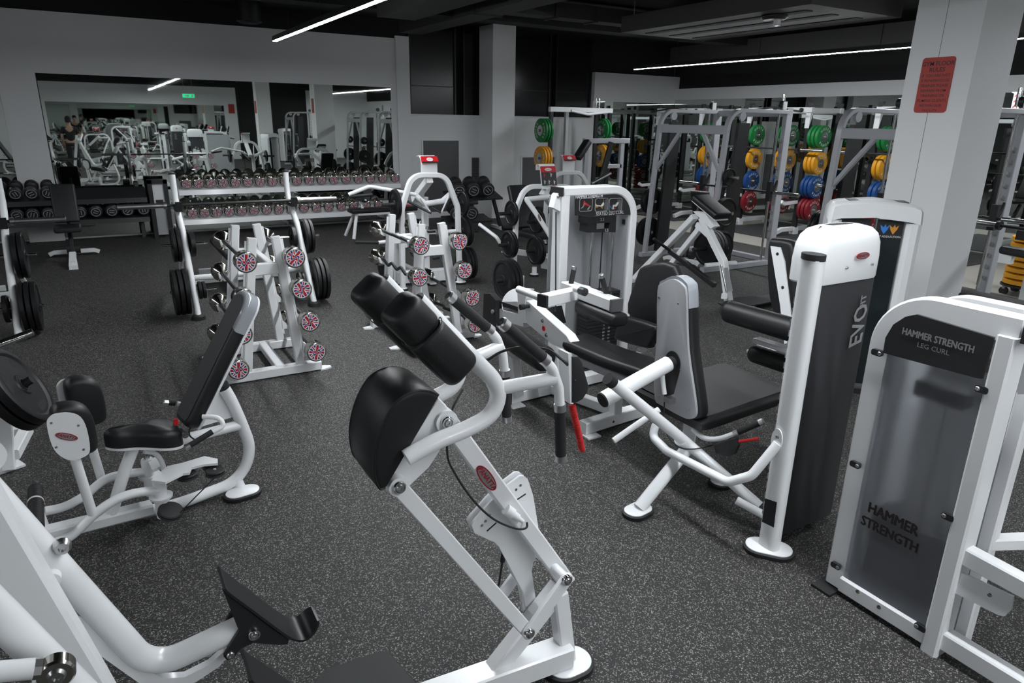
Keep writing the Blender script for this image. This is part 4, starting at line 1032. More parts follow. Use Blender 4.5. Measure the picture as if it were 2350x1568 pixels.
st6 = part('stack_plate', MB().bb((sx_0, ty + .05, .08), (sx_1, ty + .18, .104)), 'blackmetal', M6)
for k in range(1, 22):
    o = bpy.data.objects.new('stack_plate', st6.data); COL.objects.link(o); o.parent = M6; o.location = (0, 0, k * .0275)
    if 4 < k < 22:
        for dx in (.47, .62):
            part('weight_number', text_mb(str(int(5 + (22 - k) * 6.6)), .021, (sx_0 + (sx_1 - sx_0) * dx, ty + .047, .09 + k * .0275), XD, ZD), 'letter', M6)
part('bottom_box', MB().bb((tx0 + .05, ty + .02, .03), (tx1 - .05, ty + .2, .07)), 'white', M6)
part('cable_plate', MB().prism([PY(*q, ty + .02) for q in ((1277, 448), (1284, 442), (1303, 437), (1303, 488), (1285, 485), (1270, 477))], (0, .06, 0)), 'white', M6)
for a in ((1281, 452), (1296, 467)): bolt(M6, PY(*a, ty + .019), (0, -1, 0), .011, .008, 'steel')
part('front_cable', MB().tube([PY(1276, 487, ty - .1), PY(1275, 715, ty - .35)], .005, 8), 'rubber', M6)
# base frame
def beam6(a, b_, w=.075, h=.08): part('base_beam', MB().rect([a, b_], w, h, ch=.006), 'white', M6)
zb = .05
beam6((2.26, 3.82, zb), (3.30, 3.88, zb)); beam6((2.42, 3.17, zb), (3.25, 3.24, zb)); beam6((2.62, 3.84, zb), (2.80, 3.2, zb), .06, .07)
for (a, b_) in ((2.29, 3.76), (2.46, 3.12), (3.2, 3.2)): part('floor_tab', MB().box((a, b_, .005), (.10, .07, .01)), 'white', M6)
part('beam_cap', MB().box((2.25, 3.82, zb), (.02, .078, .083)), 'blackpl', M6)
for a in ((1370, 978), (1407, 968)): bolt(M6, PY(*a, 3.155), (0, -1, 0), .010, .008, 'bronze')
part('front_post', MB().rect([PZ(1188, 905, .08), PZ(1178, 812, .42)], .07, .07, up=(0, 1, 0)), 'white', M6)
part('seat_post', MB().rect([(2.70, 3.19, .08), (2.70, 3.19, .50)], .065, .065, up=(0, 1, 0)), 'white', M6)
# lever plate with red dot, thigh clamp
lx = 2.37
pl6 = [PX(*q, lx) for q in ((1208, 690), (1214, 693), (1300, 770), (1312, 790), (1290, 800), (1265, 790), (1208, 742))]
part('side_plate', MB().pad(pl6, (.07, 0, 0), .004, 1, both=True), 'white', M6)
rd6 = PX(1248, 754, lx - .002); part('red_dot', MB().cyl(rd6, rd6 - XD * .004, .017, n=20), 'red', M6)
for a in ((1245, 736), (1254, 769)): bolt(M6, PX(*a, lx - .001), (-1, 0, 0), .014, .01, 'bronze')
part('shin_beam', MB().rect([PX(1140, 715, lx + .05), PX(1215, 735, lx + .05)], .10, .09, ch=.006), 'white', M6)
part('black_strap', MB().prism([PX(*q, lx + .0) for q in ((1137, 688), (1192, 706), (1192, 715), (1140, 700))], (.09, 0, 0)), 'blackmetal', M6)
part('cam_disc', MB().cyl(PX(1190, 700, lx + .10), PX(1190, 700, lx + .12), .12, n=36), 'white', M6)
part('pivot_bracket', MB().prism([PX(*q, lx - .03) for q in ((1110, 674), (1124, 674), (1138, 690), (1138, 760), (1130, 768), (1120, 765), (1108, 730))], (.05, 0, 0)), 'blackmetal', M6)
bolt(M6, PX(1131, 716, lx - .032), (-1, 0, 0), .018, .012)
part('knob', MB().lathe(PX(1220, 702, lx + .02), (-1, 0, 0), [(0, .014), (.05, .014), (.06, .02), (.09, .02)], 14), 'blackpl', M6)
part('damper_block', MB().rect([PX(1272, 706, lx + .2), PX(1282, 745, lx + .2)], .09, .07, up=(0, 1, 0)), 'blackmetal', M6)
part('clamp_post', MB().prism([PX(*q, lx + .0) for q in ((1187, 662), (1212, 665), (1205, 690), (1208, 742), (1190, 740))], (.05, 0, 0)), 'white', M6)
zt = .86
part('clamp_tube', MB().tube([PZ(1190, 664, zt), PZ(1243, 684, zt)], .024, 16), 'white', M6)
a6, b6 = PZ(1248, 690, zt - .01), PZ(1345, 668, zt - .01)
cb = part('clamp_bar', MB().rect([a6, b6], .075, .075, ch=.006), 'white', M6)
part('bar_cap', MB().box(a6 - (b6 - a6).normalized() * .01, (.02, .076, .076), rz=math.atan2((b6 - a6).y, (b6 - a6).x)), 'blackpl', cb)
c6, d6 = PZ(1300, 658, zt), PZ(1412, 700, zt)
hb6 = part('handle_bar', MB().rect([c6, d6], .085, .075, ch=.006), 'white', M6)
part('bar_cap', MB().box(d6 + (d6 - c6).normalized() * .01, (.02, .086, .076), rz=math.atan2((d6 - c6).y, (d6 - c6).x)), 'door', hb6)
part('thigh_pad', bolster(c6.lerp(d6, .35) - ZD * .085, d6 + (d6 - c6).normalized() * .06 - ZD * .085, (d6 - c6).cross(ZD).normalized(), ZD, .13, .085, .035), 'vinyl', M6)
for (a, b_) in (((1310, 653), (1317, 618)), ((1392, 676), (1381, 636))):
    p0 = PZ(*a, zt + .03); e = PY(b_[0], b_[1], p0.y)
    grip(M6, p0, e, .0165)
p0 = PZ(1320, 662, zt + .05); kn = part('lock_tube', MB().tube([p0, PZ(1336, 667, zt + .05)], .022), 'white', M6); part('tube_cap', MB().cyl(PZ(1332, 667, zt + .05), PZ(1343, 671, zt + .05), .025), 'blackpl', kn)
# roller and seat and back
roller(M6, PZ(1162, 768, .50), PZ(1255, 828, .46), .085, False)
s6 = [PZ(1296, 778, .585), PZ(1395, 828, .56), PZ(1492, 850, .52), PZ(1497, 832, .54), PZ(1420, 800, .57), PZ(1335, 772, .59)]
seatA, seatM, seatB = (s6[0] + s6[5]) / 2, (s6[1] + s6[4]) / 2, (s6[2] + s6[3]) / 2
sd6 = (seatB - seatA).normalized(); su = sd6.cross(ZD).normalized()
m_ = MB(); rings = []
pth6 = spl([seatA, seatM, seatB + sd6 * .05], 6)
for i, q in enumerate(pth6):
    sc_ = .55 if i in (0, len(pth6) - 1) else 1
    rings.append(rrect(q - ZD * .02, su, ZD, .26 * (1 if sc_ == 1 else .9), .075 * sc_, .03 * sc_, 5))
part('seat', m_.loft(rings), 'vinyl', M6)
rl = [PX(*q, seatA.x - .14) for q in ((1288, 785), (1380, 835), (1372, 848), (1285, 800))]
part('seat_rail', MB().rect([seatA - ZD * .085 + su * .1, seatB - ZD * .1 + su * .1], .03, .05), 'silver', M6)
part('seat_support', MB().rect([seatM - ZD * .1, (2.70, 3.19, .40)], .06, .05), 'white', M6)
bkp = [PX(*q, 2.98) for q in ((1456, 640), (1475, 610), (1545, 610), (1560, 700), (1540, 745), (1500, 748), (1437, 720))]
part('back_pad', MB().pad(smooth2(bkp, 3), (.07, 0, 0), .025, 3, both=True), 'vinyl', M6)
lbp = [PX(*q, 2.86) for q in ((1432, 728), (1490, 745), (1502, 752), (1500, 770), (1488, 795), (1478, 800), (1415, 782), (1408, 770), (1420, 735))]
part('lumbar_pad', MB().pad(smooth2(lbp, 2), (.07, 0, 0), .02, 3, both=True), 'vinyl', M6)
part('back_post', MB().rect([PX(1475, 800, 2.90), PX(1450, 860, 2.90)], .05, .05, up=(0, 1, 0)), 'white', M6)
# ================================================================ weight plates
_pm = {}
def plate_parts(r, w, mat, style):
    """meshes of a plate whose axis is +x, centred on the origin"""
    key = (round(r, 3), round(w, 3), mat, style)
    if key in _pm: return _pm[key]
    h = w / 2
    if style == 'bumper':
        pr = [(-h, .05), (-h, r * .46), (-h + .004, r * .5), (-h + .004, r * .9), (-h + .010, r), (h - .010, r), (h - .004, r * .9), (h - .004, r * .5), (h, r * .46), (h, .05)]
        pr = [(-h, .028)] + pr[1:-1] + [(h, .028)]
        d = MB().lathe((0, 0, 0), (1, 0, 0), pr, 36, True)
        hub = MB()
        hub.lathe((0, 0, 0), (1, 0, 0), [(-h - .003, .028), (-h - .003, r * .40), (-h - .001, r * .44), (h + .001, r * .44), (h + .003, r * .40), (h + .003, .028)], 28, True)
        lt = MB()
        for word, a0 in (('HOUSE', 90), ('POWER', 270)):
            for k, ch in enumerate(word):
                a = math.radians(a0 + (k - 2) * -24)
                for s_ in (1, -1):
                    ctr = V((s_ * (h - .003), s_ * -math.cos(a) * r * .70 * -1, math.sin(a) * r * .70))
                    rad = V((0, ctr.y, ctr.z)).normalized()
                    uu_ = rad.cross(V((s_, 0, 0)))
                    lt_ = text_mb(ch, r * .30, ctr + V((s_ * .001, 0, 0)), uu_, rad, bold=.02)
                    lt.add(lt_.v, lt_.f)
        out = (mesh_of('disc', d, mat), [('hub_ring', mesh_of('hub_ring', hub, 'steel')), ('lettering', mesh_of('lettering', lt, 'letter'))])
    else:
        pr = [(-h, .027), (-h, r * .24), (-h + .006, r * .27), (-h + .009, r * .80), (-h, r * .86), (-h, r * .96), (-h + .005, r), (h - .005, r), (h, r * .96), (h, r * .86), (h - .009, r * .80), (h - .006, r * .27), (h, r * .24), (h, .027)]
        d = MB().lathe((0, 0, 0), (1, 0, 0), pr, 32, True)
        sls = []
        if style == 'grip':
            for s_ in (1,):
                for k in range(3):
                    a0 = 2 * PI * k / 3 + .5; pts = []
                    for j in range(7): t = a0 - .42 + .84 * j / 6; pts.append(V((s_ * (h - .0085), math.cos(t) * r * .72, math.sin(t) * r * .72)))
                    for j in range(7): t = a0 + .36 - .72 * j / 6; pts.append(V((s_ * (h - .0085), math.cos(t) * r * .52, math.sin(t) * r * .52)))
                    sls.append(MB().prism(pts, V((s_ * .001, 0, 0))))
        hub = MB()
        hub.lathe((0, 0, 0), (1, 0, 0), [(-h - .002, .027), (-h - .002, .036), (h + .002, .036), (h + .002, .027)], 20, True)
        ch = [('bore_ring', mesh_of('bore_ring', hub, 'blackmetal'))]
        if style == 'grip':
            for q in sls: ch.append(('grip_slot', mesh_of('grip_slot', q, 'ceil')))
        out = (mesh_of('disc', d, mat), ch)
    _pm[key] = out
    return out
def add_plate(c, ax, r, w, label, mat='plate', style='iron', group='weight plates', parts=True):
    me, chs = plate_parts(r, w, mat, style)
    o = bpy.data.objects.new('weight_plate', me); COL.objects.link(o)
    o.rotation_mode = 'QUATERNION'; o.location = V(c); o.rotation_quaternion = V((1, 0, 0)).rotation_difference(V(ax).normalized())
    o['label'] = label; o['category'] = 'weight plate'; o['group'] = group
    if parts:
        for nm, m_ in chs:
            q = bpy.data.objects.new(nm, m_); COL.objects.link(q); q.parent = o
            if nm == 'lettering': q['kind'] = 'stuff'
    return o
def plate_stack(p0, ax, rs, where, mat='plate', style='iron', gap=.007, group='weight plates', lab=None, parts=True):
    """plates side by side on a peg, p0 is where the first one's inner face sits"""
    ax = V(ax).normalized(); s_ = 0.0
    for k, (r, w) in enumerate(rs):
        cn = lab or 'black'
        pos = 'only' if len(rs) == 1 else ('innermost' if k == 0 else ('outermost' if k == len(rs) - 1 else ORD[k]))
        add_plate(V(p0) + ax * (s_ + w / 2), ax, r, w, '%s %s weight plate on the %s' % (cn, pos, where) if pos != 'only' else 'single %s weight plate on the %s' % (cn, where), mat, style, group, parts)
        s_ += w + gap

# ================================================================ fixed barbells on their A-frame racks
capm = MB(); capm.v = [V((0, 0, 0))]
def flag_disc(o, ax, r, up):
    ax = V(ax).normalized(); u = V(up).cross(ax).normalized(); w = ax.cross(u)
    n = 32; vs = [V(o)] + [V(o) + (u * math.cos(2 * PI * k / n) + w * math.sin(2 * PI * k / n)) * r for k in range(n)]
    me = bpy.data.meshes.new('end_cap'); me.from_pydata([tuple(q) for q in vs], [], [(0, 1 + k, 1 + (k + 1) % n) for k in range(n)])
    ul = me.uv_layers.new(name='UVMap')
    for lp in me.loops:
        q = vs[lp.vertex_index] - V(o); ul.data[lp.index].uv = (q.dot(u) / r, q.dot(w) / r)
    me.materials.append(MT['flag']); return me
BL = 1.06
def make_barbell(kind):
    """axis +y from 0 to BL"""
    hr, hl = .0745, .085
    root_parts = []
    if kind == 'straight': bar = MB().tube([(0, .02, 0), (0, BL - .02, 0)], .0145, 12)
    else:
        z = .035; pts = [(0, .05, 0), (0, .22, 0), (z, .32, 0), (-z * .3, .42, 0), (z * .9, BL / 2, 0), (-z * .3, BL - .42, 0), (z, BL - .32, 0), (0, BL - .22, 0), (0, BL - .05, 0)]
        bar = MB().tube(pts, .0145, 12, .04)
    root_parts.append(('bar', mesh_of('bar', bar, 'blackmetal')))
    for a, s_ in ((0, 1), (BL, -1)):
        hd = MB().lathe((0, a, 0), (0, s_, 0), [(0, hr * .86), (.0005, hr * .9), (.004, hr), (hl, hr), (hl + .004, hr * .97), (hl + .05, .024), (hl + .07, .022), (hl + .07, .0145)], 32)
        root_parts.append(('head', mesh_of('head', hd, 'bronze')))
        root_parts.append(('end_cap', flag_disc((0, a - s_ * .0006, 0), (0, -s_, 0), hr * .84, (0, 0, 1))))
    return root_parts
BPT = {k: make_barbell(k) for k in ('straight', 'curl')}
def add_barbell(kind, p, label, group, roll=0.0):
    o = thing('fixed_barbell' if kind == 'straight' else 'curl_barbell', label, 'barbell', p, group)
    o.rotation_euler = (0, roll, 0)
    for nm, me in BPT[kind]:
        q = bpy.data.objects.new(nm, me); COL.objects.link(q); q.parent = o
    return o
def barbell_rack(x_c, y0, y1, lefts, rights, label, ztop=1.05):
    """lefts/rights: (x, z) of the bars on each side, top first"""
    th = thing('barbell_rack', label, 'rack', (x_c, (y0 + y1) / 2, 0))
    tops = {}
    for yy in (y0, y1):
        for s_, bars in ((-1, lefts), (1, rights)):
            xb = bars[-1][0] - s_ * .085; xt = bars[0][0] - s_ * .085
            b_ = V((xb, yy, .07)); t = V((xt - s_ * .0, yy, ztop))
            part('post', MB().rect([b_, t], .062, .055, up=(0, 1, 0), ch=.006), 'white', th)
            d = (t - b_).normalized(); nrm = V((s_, 0, 0))
            part('hook_strip', MB().rect([b_.lerp(t, .05) + nrm * .034, b_.lerp(t, .98) + nrm * .034], .03, .008, up=(0, 1, 0), ch=.002), 'white', th)
            for (bx, bz) in bars:
                fr = 1 if yy == y0 else -1
                sd_ = yy - .018
                pp = [(bx - s_ * .06, bz + .045), (bx - s_ * .03, bz + .01), (bx - s_ * .02, bz - .012), (bx, bz - .019), (bx + s_ * .02, bz - .005), (bx + s_ * .03, bz + .02), (bx + s_ * .042, bz + .015), (bx + s_ * .035, bz - .025), (bx, bz - .045), (bx - s_ * .06, bz - .035)]
                hk = part('bar_hook', MB().prism([V((a, sd_, c_)) for a, c_ in pp], (0, .036, 0)), 'white', th)
        part('base_beam', MB().rect([(lefts[-1][0] - .07, yy, .04), (rights[-1][0] + .07, yy, .04)], .075, .07, ch=.006), 'white', th)
        part('cross_brace', MB().rect([(lefts[0][0] + .06, yy, ztop - .23), (rights[0][0] - .06, yy, ztop - .23)], .05, .085, ch=.006), 'white', th)
        for xx, s_ in ((lefts[-1][0] - .09, -1), (rights[-1][0] + .09, 1)):
            part('floor_tab', MB().prism([(xx, yy - .045, .012), (xx + s_ * .06, yy - .02, .012), (xx + s_ * .06, yy + .02, .012), (xx, yy + .045, .012), (xx - s_ * .03, yy + .045, .012), (xx - s_ * .03, yy - .045, .012)], (0, 0, -.012)), 'white', th)
    part('spine_beam', MB().rect([(x_c, y0, .05), (x_c, y1, .05)], .07, .06, ch=.006), 'white', th)
    part('upper_spine', MB().rect([(x_c, y0, ztop - .22), (x_c, y1, ztop - .22)], .05, .06, ch=.006), 'white', th)
    return th
lvl = ['top', 'second', 'third', 'bottom']
yb = 4.95
La = [(PY(a, b_, yb).x, PY(a, b_, yb).z) for a, b_ in ((565, 603), (560, 687), (555, 769), (548, 850))]
Ra = [(PY(a, b_, yb).x, PY(a, b_, yb).z) for a, b_ in ((677, 592), (693, 665), (712, 740), (727, 809))]
barbell_rack(1.0, 5.14, 5.82, La, Ra, 'white A-frame rack of straight fixed barbells left of centre', 1.07)
for k in range(4):
    add_barbell('straight', (La[k][0], yb, La[k][1]), 'straight barbell on the left side of its A-frame rack, %s level' % lvl[k], 'straight fixed barbells', (.1, 2.2, .9, 3.2)[k])
    add_barbell('straight', (Ra[k][0], yb, Ra[k][1]), 'straight barbell on the right side of its A-frame rack, %s level' % lvl[k], 'straight fixed barbells', (.7, -.5, -.6, .2)[k])
yb2 = 5.15
Lb_ = [(PY(a, b_, yb2).x, PY(a, b_, yb2).z) for a, b_ in ((967, 565), (964, 638), (958, 712), (950, 783))]
Rb_ = [(PY(a, b_, yb2).x, PY(a, b_, yb2).z) for a, b_ in ((1056, 555), (1067, 622), (1085, 685), (1092, 746))]
barbell_rack((Lb_[0][0] + Rb_[0][0]) / 2, 5.34, 6.02, Lb_, Rb_, 'white A-frame rack of wavy curl barbells behind the squat machine', 1.06)
for k in range(4):
    add_barbell('curl', (Lb_[k][0], yb2, Lb_[k][1]), 'curl barbell on the left side of its A-frame rack, %s level' % lvl[k], 'curl barbells', (.5, 1.5, .3, .2)[k])
    add_barbell('curl', (Rb_[k][0], yb2, Rb_[k][1]), 'curl barbell on the right side of its A-frame rack, %s level' % lvl[k], 'curl barbells', (-.5, -.8, .6, .2)[k])

# ================================================================ press benches with plate storage
def press_bench(xl, xr, label, hz=1.035):
    th = thing('press_bench', label, 'bench', ((xl + xr) / 2, 7.9, 0), 'olympic press benches')
    for x in (xl, xr):
        pth = [V((x, 7.08, .03)), V((x, 7.55, .80)), V((x, 7.88, 1.02)), V((x, 7.90, 1.32))]
        pth = fillet(pth, .25, 8)
        po = part('upright', MB().oval(pth, .038, .03, up=(1, 0, 0)), 'white', th)
        part('tube_cap', MB().cyl(pth[-1], pth[-1] + V((0, 0, .015)), .034, n=18), 'rubber', po)
        part('foot_cap', MB().lathe((x, 7.07, 0), (0, 0, 1), [(0, .065), (.035, .06), (.05, .045)], 22), 'rubber', th)
        part('side_brace', MB().tube([(x, 7.45, .62), (x, 8.2, .35), (x, 8.6, .06)], .024, 12, .15), 'white', th)
        part('bar_hook', MB().prism([V((x - .03, 7.86, hz - .06)), V((x - .03, 7.62, hz - .06)), V((x - .03, 7.605, hz + .04)), V((x - .03, 7.63, hz + .04)), V((x - .03, 7.64, hz - .022)), V((x - .03, 7.86, hz - .018))], (.06, 0, 0)), 'blackmetal', th)
        for (yy, zz) in ((7.24, .25), (7.50, .67)):
            part('plate_peg', MB().cyl((x - .21, yy, zz), (x + .21, yy, zz), .0135, n=14), 'chrome', th)
    part('rear_beam', MB().rect([(xl, 8.6, .05), (xr, 8.6, .05)], .06, .06), 'white', th)
    part('front_beam', MB().tube([(xl, 7.6, .30), (xr, 7.6, .30)], .03, 14), 'white', th)
    xm = (xl + xr) / 2
    part('spine', MB().rect([(xm, 7.6, .30), (xm, 8.9, .30), (xm, 9.2, .05)], .07, .06, fil=.1), 'white', th)
    part('bench_pad', bolster((xm, 7.95, .42), (xm, 9.15, .42), XD, ZD, .28, .07, .025, .025), 'vinyl', th)
    part('rear_foot', MB().rect([(xm - .3, 9.2, .04), (xm + .3, 9.2, .04)], .06, .06), 'white', th)
    return th
press_bench(.645, 1.775, 'white press bench with plate-loaded posts behind the straight barbell rack')
press_bench(-1.93, -.80, 'white press bench with plate-loaded posts at the left edge', .955)
def olympic_bar(x0, x1, y, z, label):
    th = thing('olympic_bar', label, 'barbell', ((x0 + x1) / 2, y, z), 'olympic bars on the benches')
    part('shaft', MB().cyl((x0 + .42, y, z), (x1 - .42, y, z), .0145, n=14), 'blackmetal', th)
    for a, s_ in ((x0, 1), (x1, -1)):
        part('sleeve', MB().lathe((a, y, z), (s_, 0, 0), [(0, .022), (.003, .025), (.40, .025), (.401, .036), (.43, .036), (.431, .016)], 20), 'steel', th)
olympic_bar(.112, 2.25, 7.66, 1.04, 'olympic bar racked across the press bench behind the straight barbells')
olympic_bar(-2.42, -.32, 7.66, .955, 'olympic bar racked on the press bench at the left edge')
big, sm, md = (.225, .042), (.115, .030), (.17, .032)
for nm, xs, pts in (('middle bench', (.645, 1.775), None),):
    plate_stack((.60, 7.50, .67), (-1, 0, 0), [md, (.17, .034)], 'upper outer peg of the middle bench, left post')
    plate_stack((.69, 7.50, .67), (1, 0, 0), [(.125, .045)], 'upper inner peg of the middle bench, left post')
    plate_stack((.60, 7.24, .25), (-1, 0, 0), [(.225, .042), (.225, .042), (.225, .04)], 'lower outer peg of the middle bench, left post')
    plate_stack((.69, 7.24, .25), (1, 0, 0), [(.09, .03), (.085, .03)], 'lower inner peg of the middle bench, left post')
    plate_stack((1.82, 7.50, .67), (1, 0, 0), [(.19, .038), (.185, .036)], 'upper outer peg of the middle bench, right post')
    plate_stack((1.73, 7.50, .67), (-1, 0, 0), [(.12, .045)], 'upper inner peg of the middle bench, right post')
    plate_stack((1.82, 7.24, .25), (1, 0, 0), [(.225, .04), (.225, .04), (.225, .04)], 'lower outer peg of the middle bench, right post')
    plate_stack((1.73, 7.24, .25), (-1, 0, 0), [(.09, .03), (.09, .03)], 'lower inner peg of the middle bench, right post')
plate_stack((-.755, 7.50, .67), (1, 0, 0), [(.21, .04), (.21, .04)], 'upper peg of the left edge bench')
plate_stack((-.755, 7.24, .25), (1, 0, 0), [(.225, .04), (.225, .04), (.225, .04)], 'lower peg of the left edge bench')
plate_stack((-.845, 7.24, .25), (-1, 0, 0), [(.12, .04)], 'inner lower peg of the left edge bench')

# ================================================================ adjustable benches
def utility_bench(loc, label, rz=0.0, first=[None]):
    if first[0] is not None:
        return copy_thing(first[0], loc, rz, label, 'adjustable benches')
    th = thing('adjustable_bench', label, 'bench', loc, 'adjustable benches')
    x, y = loc[0], loc[1]
    part('cross_foot', MB().rect([(x - .30, y + .5, .035), (x - .24, y + .5, .06), (x + .24, y + .5, .06), (x + .30, y + .5, .035)], .06, .055), 'white', th)
    part('front_foot', MB().prism([(x - .05, y - .55, .0), (x + .05, y - .55, .0), (x + .035, y - .2, .12), (x - .035, y - .2, .12)], (0, 0, .05)), 'white', th)
    part('spine', MB().rect([(x, y - .5, .06), (x, y + .5, .06)], .05, .05), 'white', th)
    part('column', MB().rect([(x, y - .1, .08), (x, y + .05, .40)], .05, .06, up=(0, 1, 0)), 'blackmetal', th)
    part('seat_pad', bolster((x, y - .35, .47), (x, y + .02, .47), XD, ZD, .30, .07, .025), 'vinyl', th)
    part('back_pad', bolster((x, y + .06, .52), (x, y + .22, 1.0), XD, V((0, -.95, .3)), .29, .07, .025), 'vinyl', th)
    part('support_strut', MB().rect([(x, y + .20, .80), (x, y + .42, .10)], .04, .04, up=(0, 1, 0)), 'blackmetal', th)
    part('wheel', MB().cyl((x - .08, y + .34, .12), (x + .08, y + .34, .12), .06, n=20), 'rubber', th)
    first[0] = th; return th
utility_bench((-.44, 10.75, 0), 'black adjustable bench set upright in front of the black dumbbell rack')
fb = thing('flat_bench', 'low white flat bench with a black roller end near the chrome dumbbells', 'bench', (3.9, 11.1, 0))
part('bench_pad', bolster((3.45, 11.05, .45), (4.6, 11.05, .45), YD, ZD, .28, .07, .025), 'vinyl', fb)
for x in (3.55, 4.45):
    for s_ in (-1, 1): part('leg', MB().rect([(x, 11.05 + s_ * .06, .41), (x - .12 * (1 if x < 4 else -1), 11.05 + s_ * .22, .02)], .05, .04), 'white', fb)
part('roller_post', MB().tube([(3.68, 11.05, .40), (3.66, 11.05, .62)], .022), 'white', fb)
roller(fb, (3.66, 10.85, .64), (3.66, 11.25, .64), .05, False)
part('red_handle', MB().cyl((4.3, 10.88, .5), (4.42, 10.86, .52), .018, n=12), 'red', fb)

# ================================================================ dumbbells
def dumbbell_parts(hr, hl, gl, headmat, cap, ring=False):
    """axis +y, front face at y=0"""
    tot = 2 * hl + gl; out = []
    out.append(('grip', mesh_of('grip', MB().cyl((0, hl - .01, 0), (0, hl + gl + .01, 0), .016, n=12), 'steel')))
    for a, s_ in ((0, 1), (tot, -1)):
        out.append(('head', mesh_of('head', MB().lathe((0, a, 0), (0, s_, 0), [(0, hr * .80), (.001, hr * .86), (.012, hr), (hl * .62, hr), (hl * .85, hr * .86), (hl, hr * .5), (hl + .002, .018)], 20), headmat)))
    if cap == 'flag': out.append(('end_cap', flag_disc((0, -.0006, 0), (0, -1, 0), hr * .74, (0, 0, 1))))
    else:
        out.append(('end_ring', mesh_of('end_ring', MB().lathe((0, -.001, 0), (0, 1, 0), [(0, hr * .74), (-.004, hr * .74), (-.004, hr * .62), (0, hr * .62)], 24, True), 'greyletter')))
        out.append(('end_mark', mesh_of('end_mark', MB().bb((-hr * .38, -.004, hr * .12), (hr * .38, 0, hr * .26)).bb((-hr * .38, -.004, -hr * .26), (hr * .38, 0, -hr * .12)), 'greyletter')))
    return out
def add_dumbbell(pt, p, label, group, tilt=0.0, rz=0.0, roll=0.0):
    o = thing('dumbbell', label, 'dumbbell', p, group)
    o.rotation_mode = 'YXZ'; o.rotation_euler = (tilt, roll, rz)
    for nm, me in pt:
        q = bpy.data.objects.new(nm, me); COL.objects.link(q); q.parent = o
    return o
DC = dumbbell_parts(.088, .085, .12, 'bronze', 'flag'); DK = dumbbell_parts(.090, .11, .13, 'blackpl', 'ring')
TILT = math.radians(16)
# chrome rack
cr = thing('dumbbell_rack', 'white two-tier rack of chrome dumbbells along the mirror wall', 'rack', (3.0, 12.45, 0))
for nm, z in (('upper_shelf', .68), ('lower_shelf', .21)):
    m_ = MB()
    part(nm, MB().prism([(1.06, 12.16, z), (1.06, 12.18, z + .075), (1.06, 12.62, z + .20), (1.06, 12.62, z + .17), (1.06, 12.22, z + .05), (1.06, 12.20, z)], (3.74, 0, 0)), 'white', cr)
for x in (1.05, 2.92, 4.81):
    part('rack_leg', MB().rect([(x, 12.53, .0), (x, 12.68, 1.0)], .05, .06, up=(0, 1, 0)), 'white', cr)
    part('rack_foot', MB().rect([(x, 12.12, .03), (x, 12.66, .03)], .06, .06), 'white', cr)
for k in range(18):
    px_ = 428 + (907 - 428) * k / 17; q = PY(px_, 421 - 17 * k / 17, 12.17)
    add_dumbbell(DC, (q.x, 12.17, .852), '%s chrome dumbbell from the left on the upper shelf of the white rack' % ORD[k], 'chrome dumbbells', TILT, 0, random.uniform(0, 6.28))
for k in range(16):
    px_ = 440 + (870 - 440) * k / 15; q = PY(px_, 478, 12.17)
    add_dumbbell(DC, (q.x, 12.17, .382), '%s chrome dumbbell from the left on the lower shelf of the white rack' % ORD[k], 'chrome dumbbells', TILT, 0, random.uniform(0, 6.28))
# black rack at the left
br = thing('dumbbell_rack', 'black two-tier rack of rubber dumbbells at the far left', 'rack', (-.6, 12.45, 0))
for nm, z in (('upper_shelf', .60), ('lower_shelf', .30)):
    part(nm, MB().prism([(-2.6, 12.16, z - .0), (-2.6, 12.18, z + .07), (-2.6, 12.62, z + .20), (-2.6, 12.62, z + .15), (-2.6, 12.22, z + .04), (-2.6, 12.20, z)], (3.2, 0, 0)), 'blackmetal', br)
for x in (-2.55, .5): part('rack_leg', MB().rect([(x, 12.55, .0), (x, 12.66, .86)], .06, .06, up=(0, 1, 0)), 'blackmetal', br)
for k in range(5):
    px_ = -40 + 37.5 * k; q = PY(px_, 449, 12.16)
    add_dumbbell(DK, (q.x, 12.16, .778), '%s black rubber dumbbell from the left edge on the upper black shelf' % ORD[k], 'black rubber dumbbells', TILT, 0, random.uniform(0, 6.28))
for k in range(10):
    px_ = 0 + 36.7 * k; q = PY(px_, 487, 12.16)
    add_dumbbell(DK, (q.x, 12.16, .478), '%s black rubber dumbbell from the left edge on the lower black shelf' % ORD[k], 'black rubber dumbbells', TILT, 0, random.uniform(0, 6.28))
re_ = thing('rack_step', 'black stand with a white panel between the two dumbbell racks', 'stand', (.78, 12.35, 0))
part('frame', bbm(((.64, 12.3, 0), (.70, 12.5, .92)), ((.86, 12.3, 0), (.92, 12.5, .92)), ((.64, 12.3, .86), (.92, 12.5, .92))), 'blackmetal', re_)
part('panel', bbm(((.70, 12.34, .52), (.86, 12.36, .86))), 'white', re_); part('handle', bbm(((.73, 12.32, .56), (.83, 12.34, .61))), 'blackpl', re_)
part('lower_panel', bbm(((.70, 12.36, .05), (.86, 12.37, .52))), 'silver', re_)
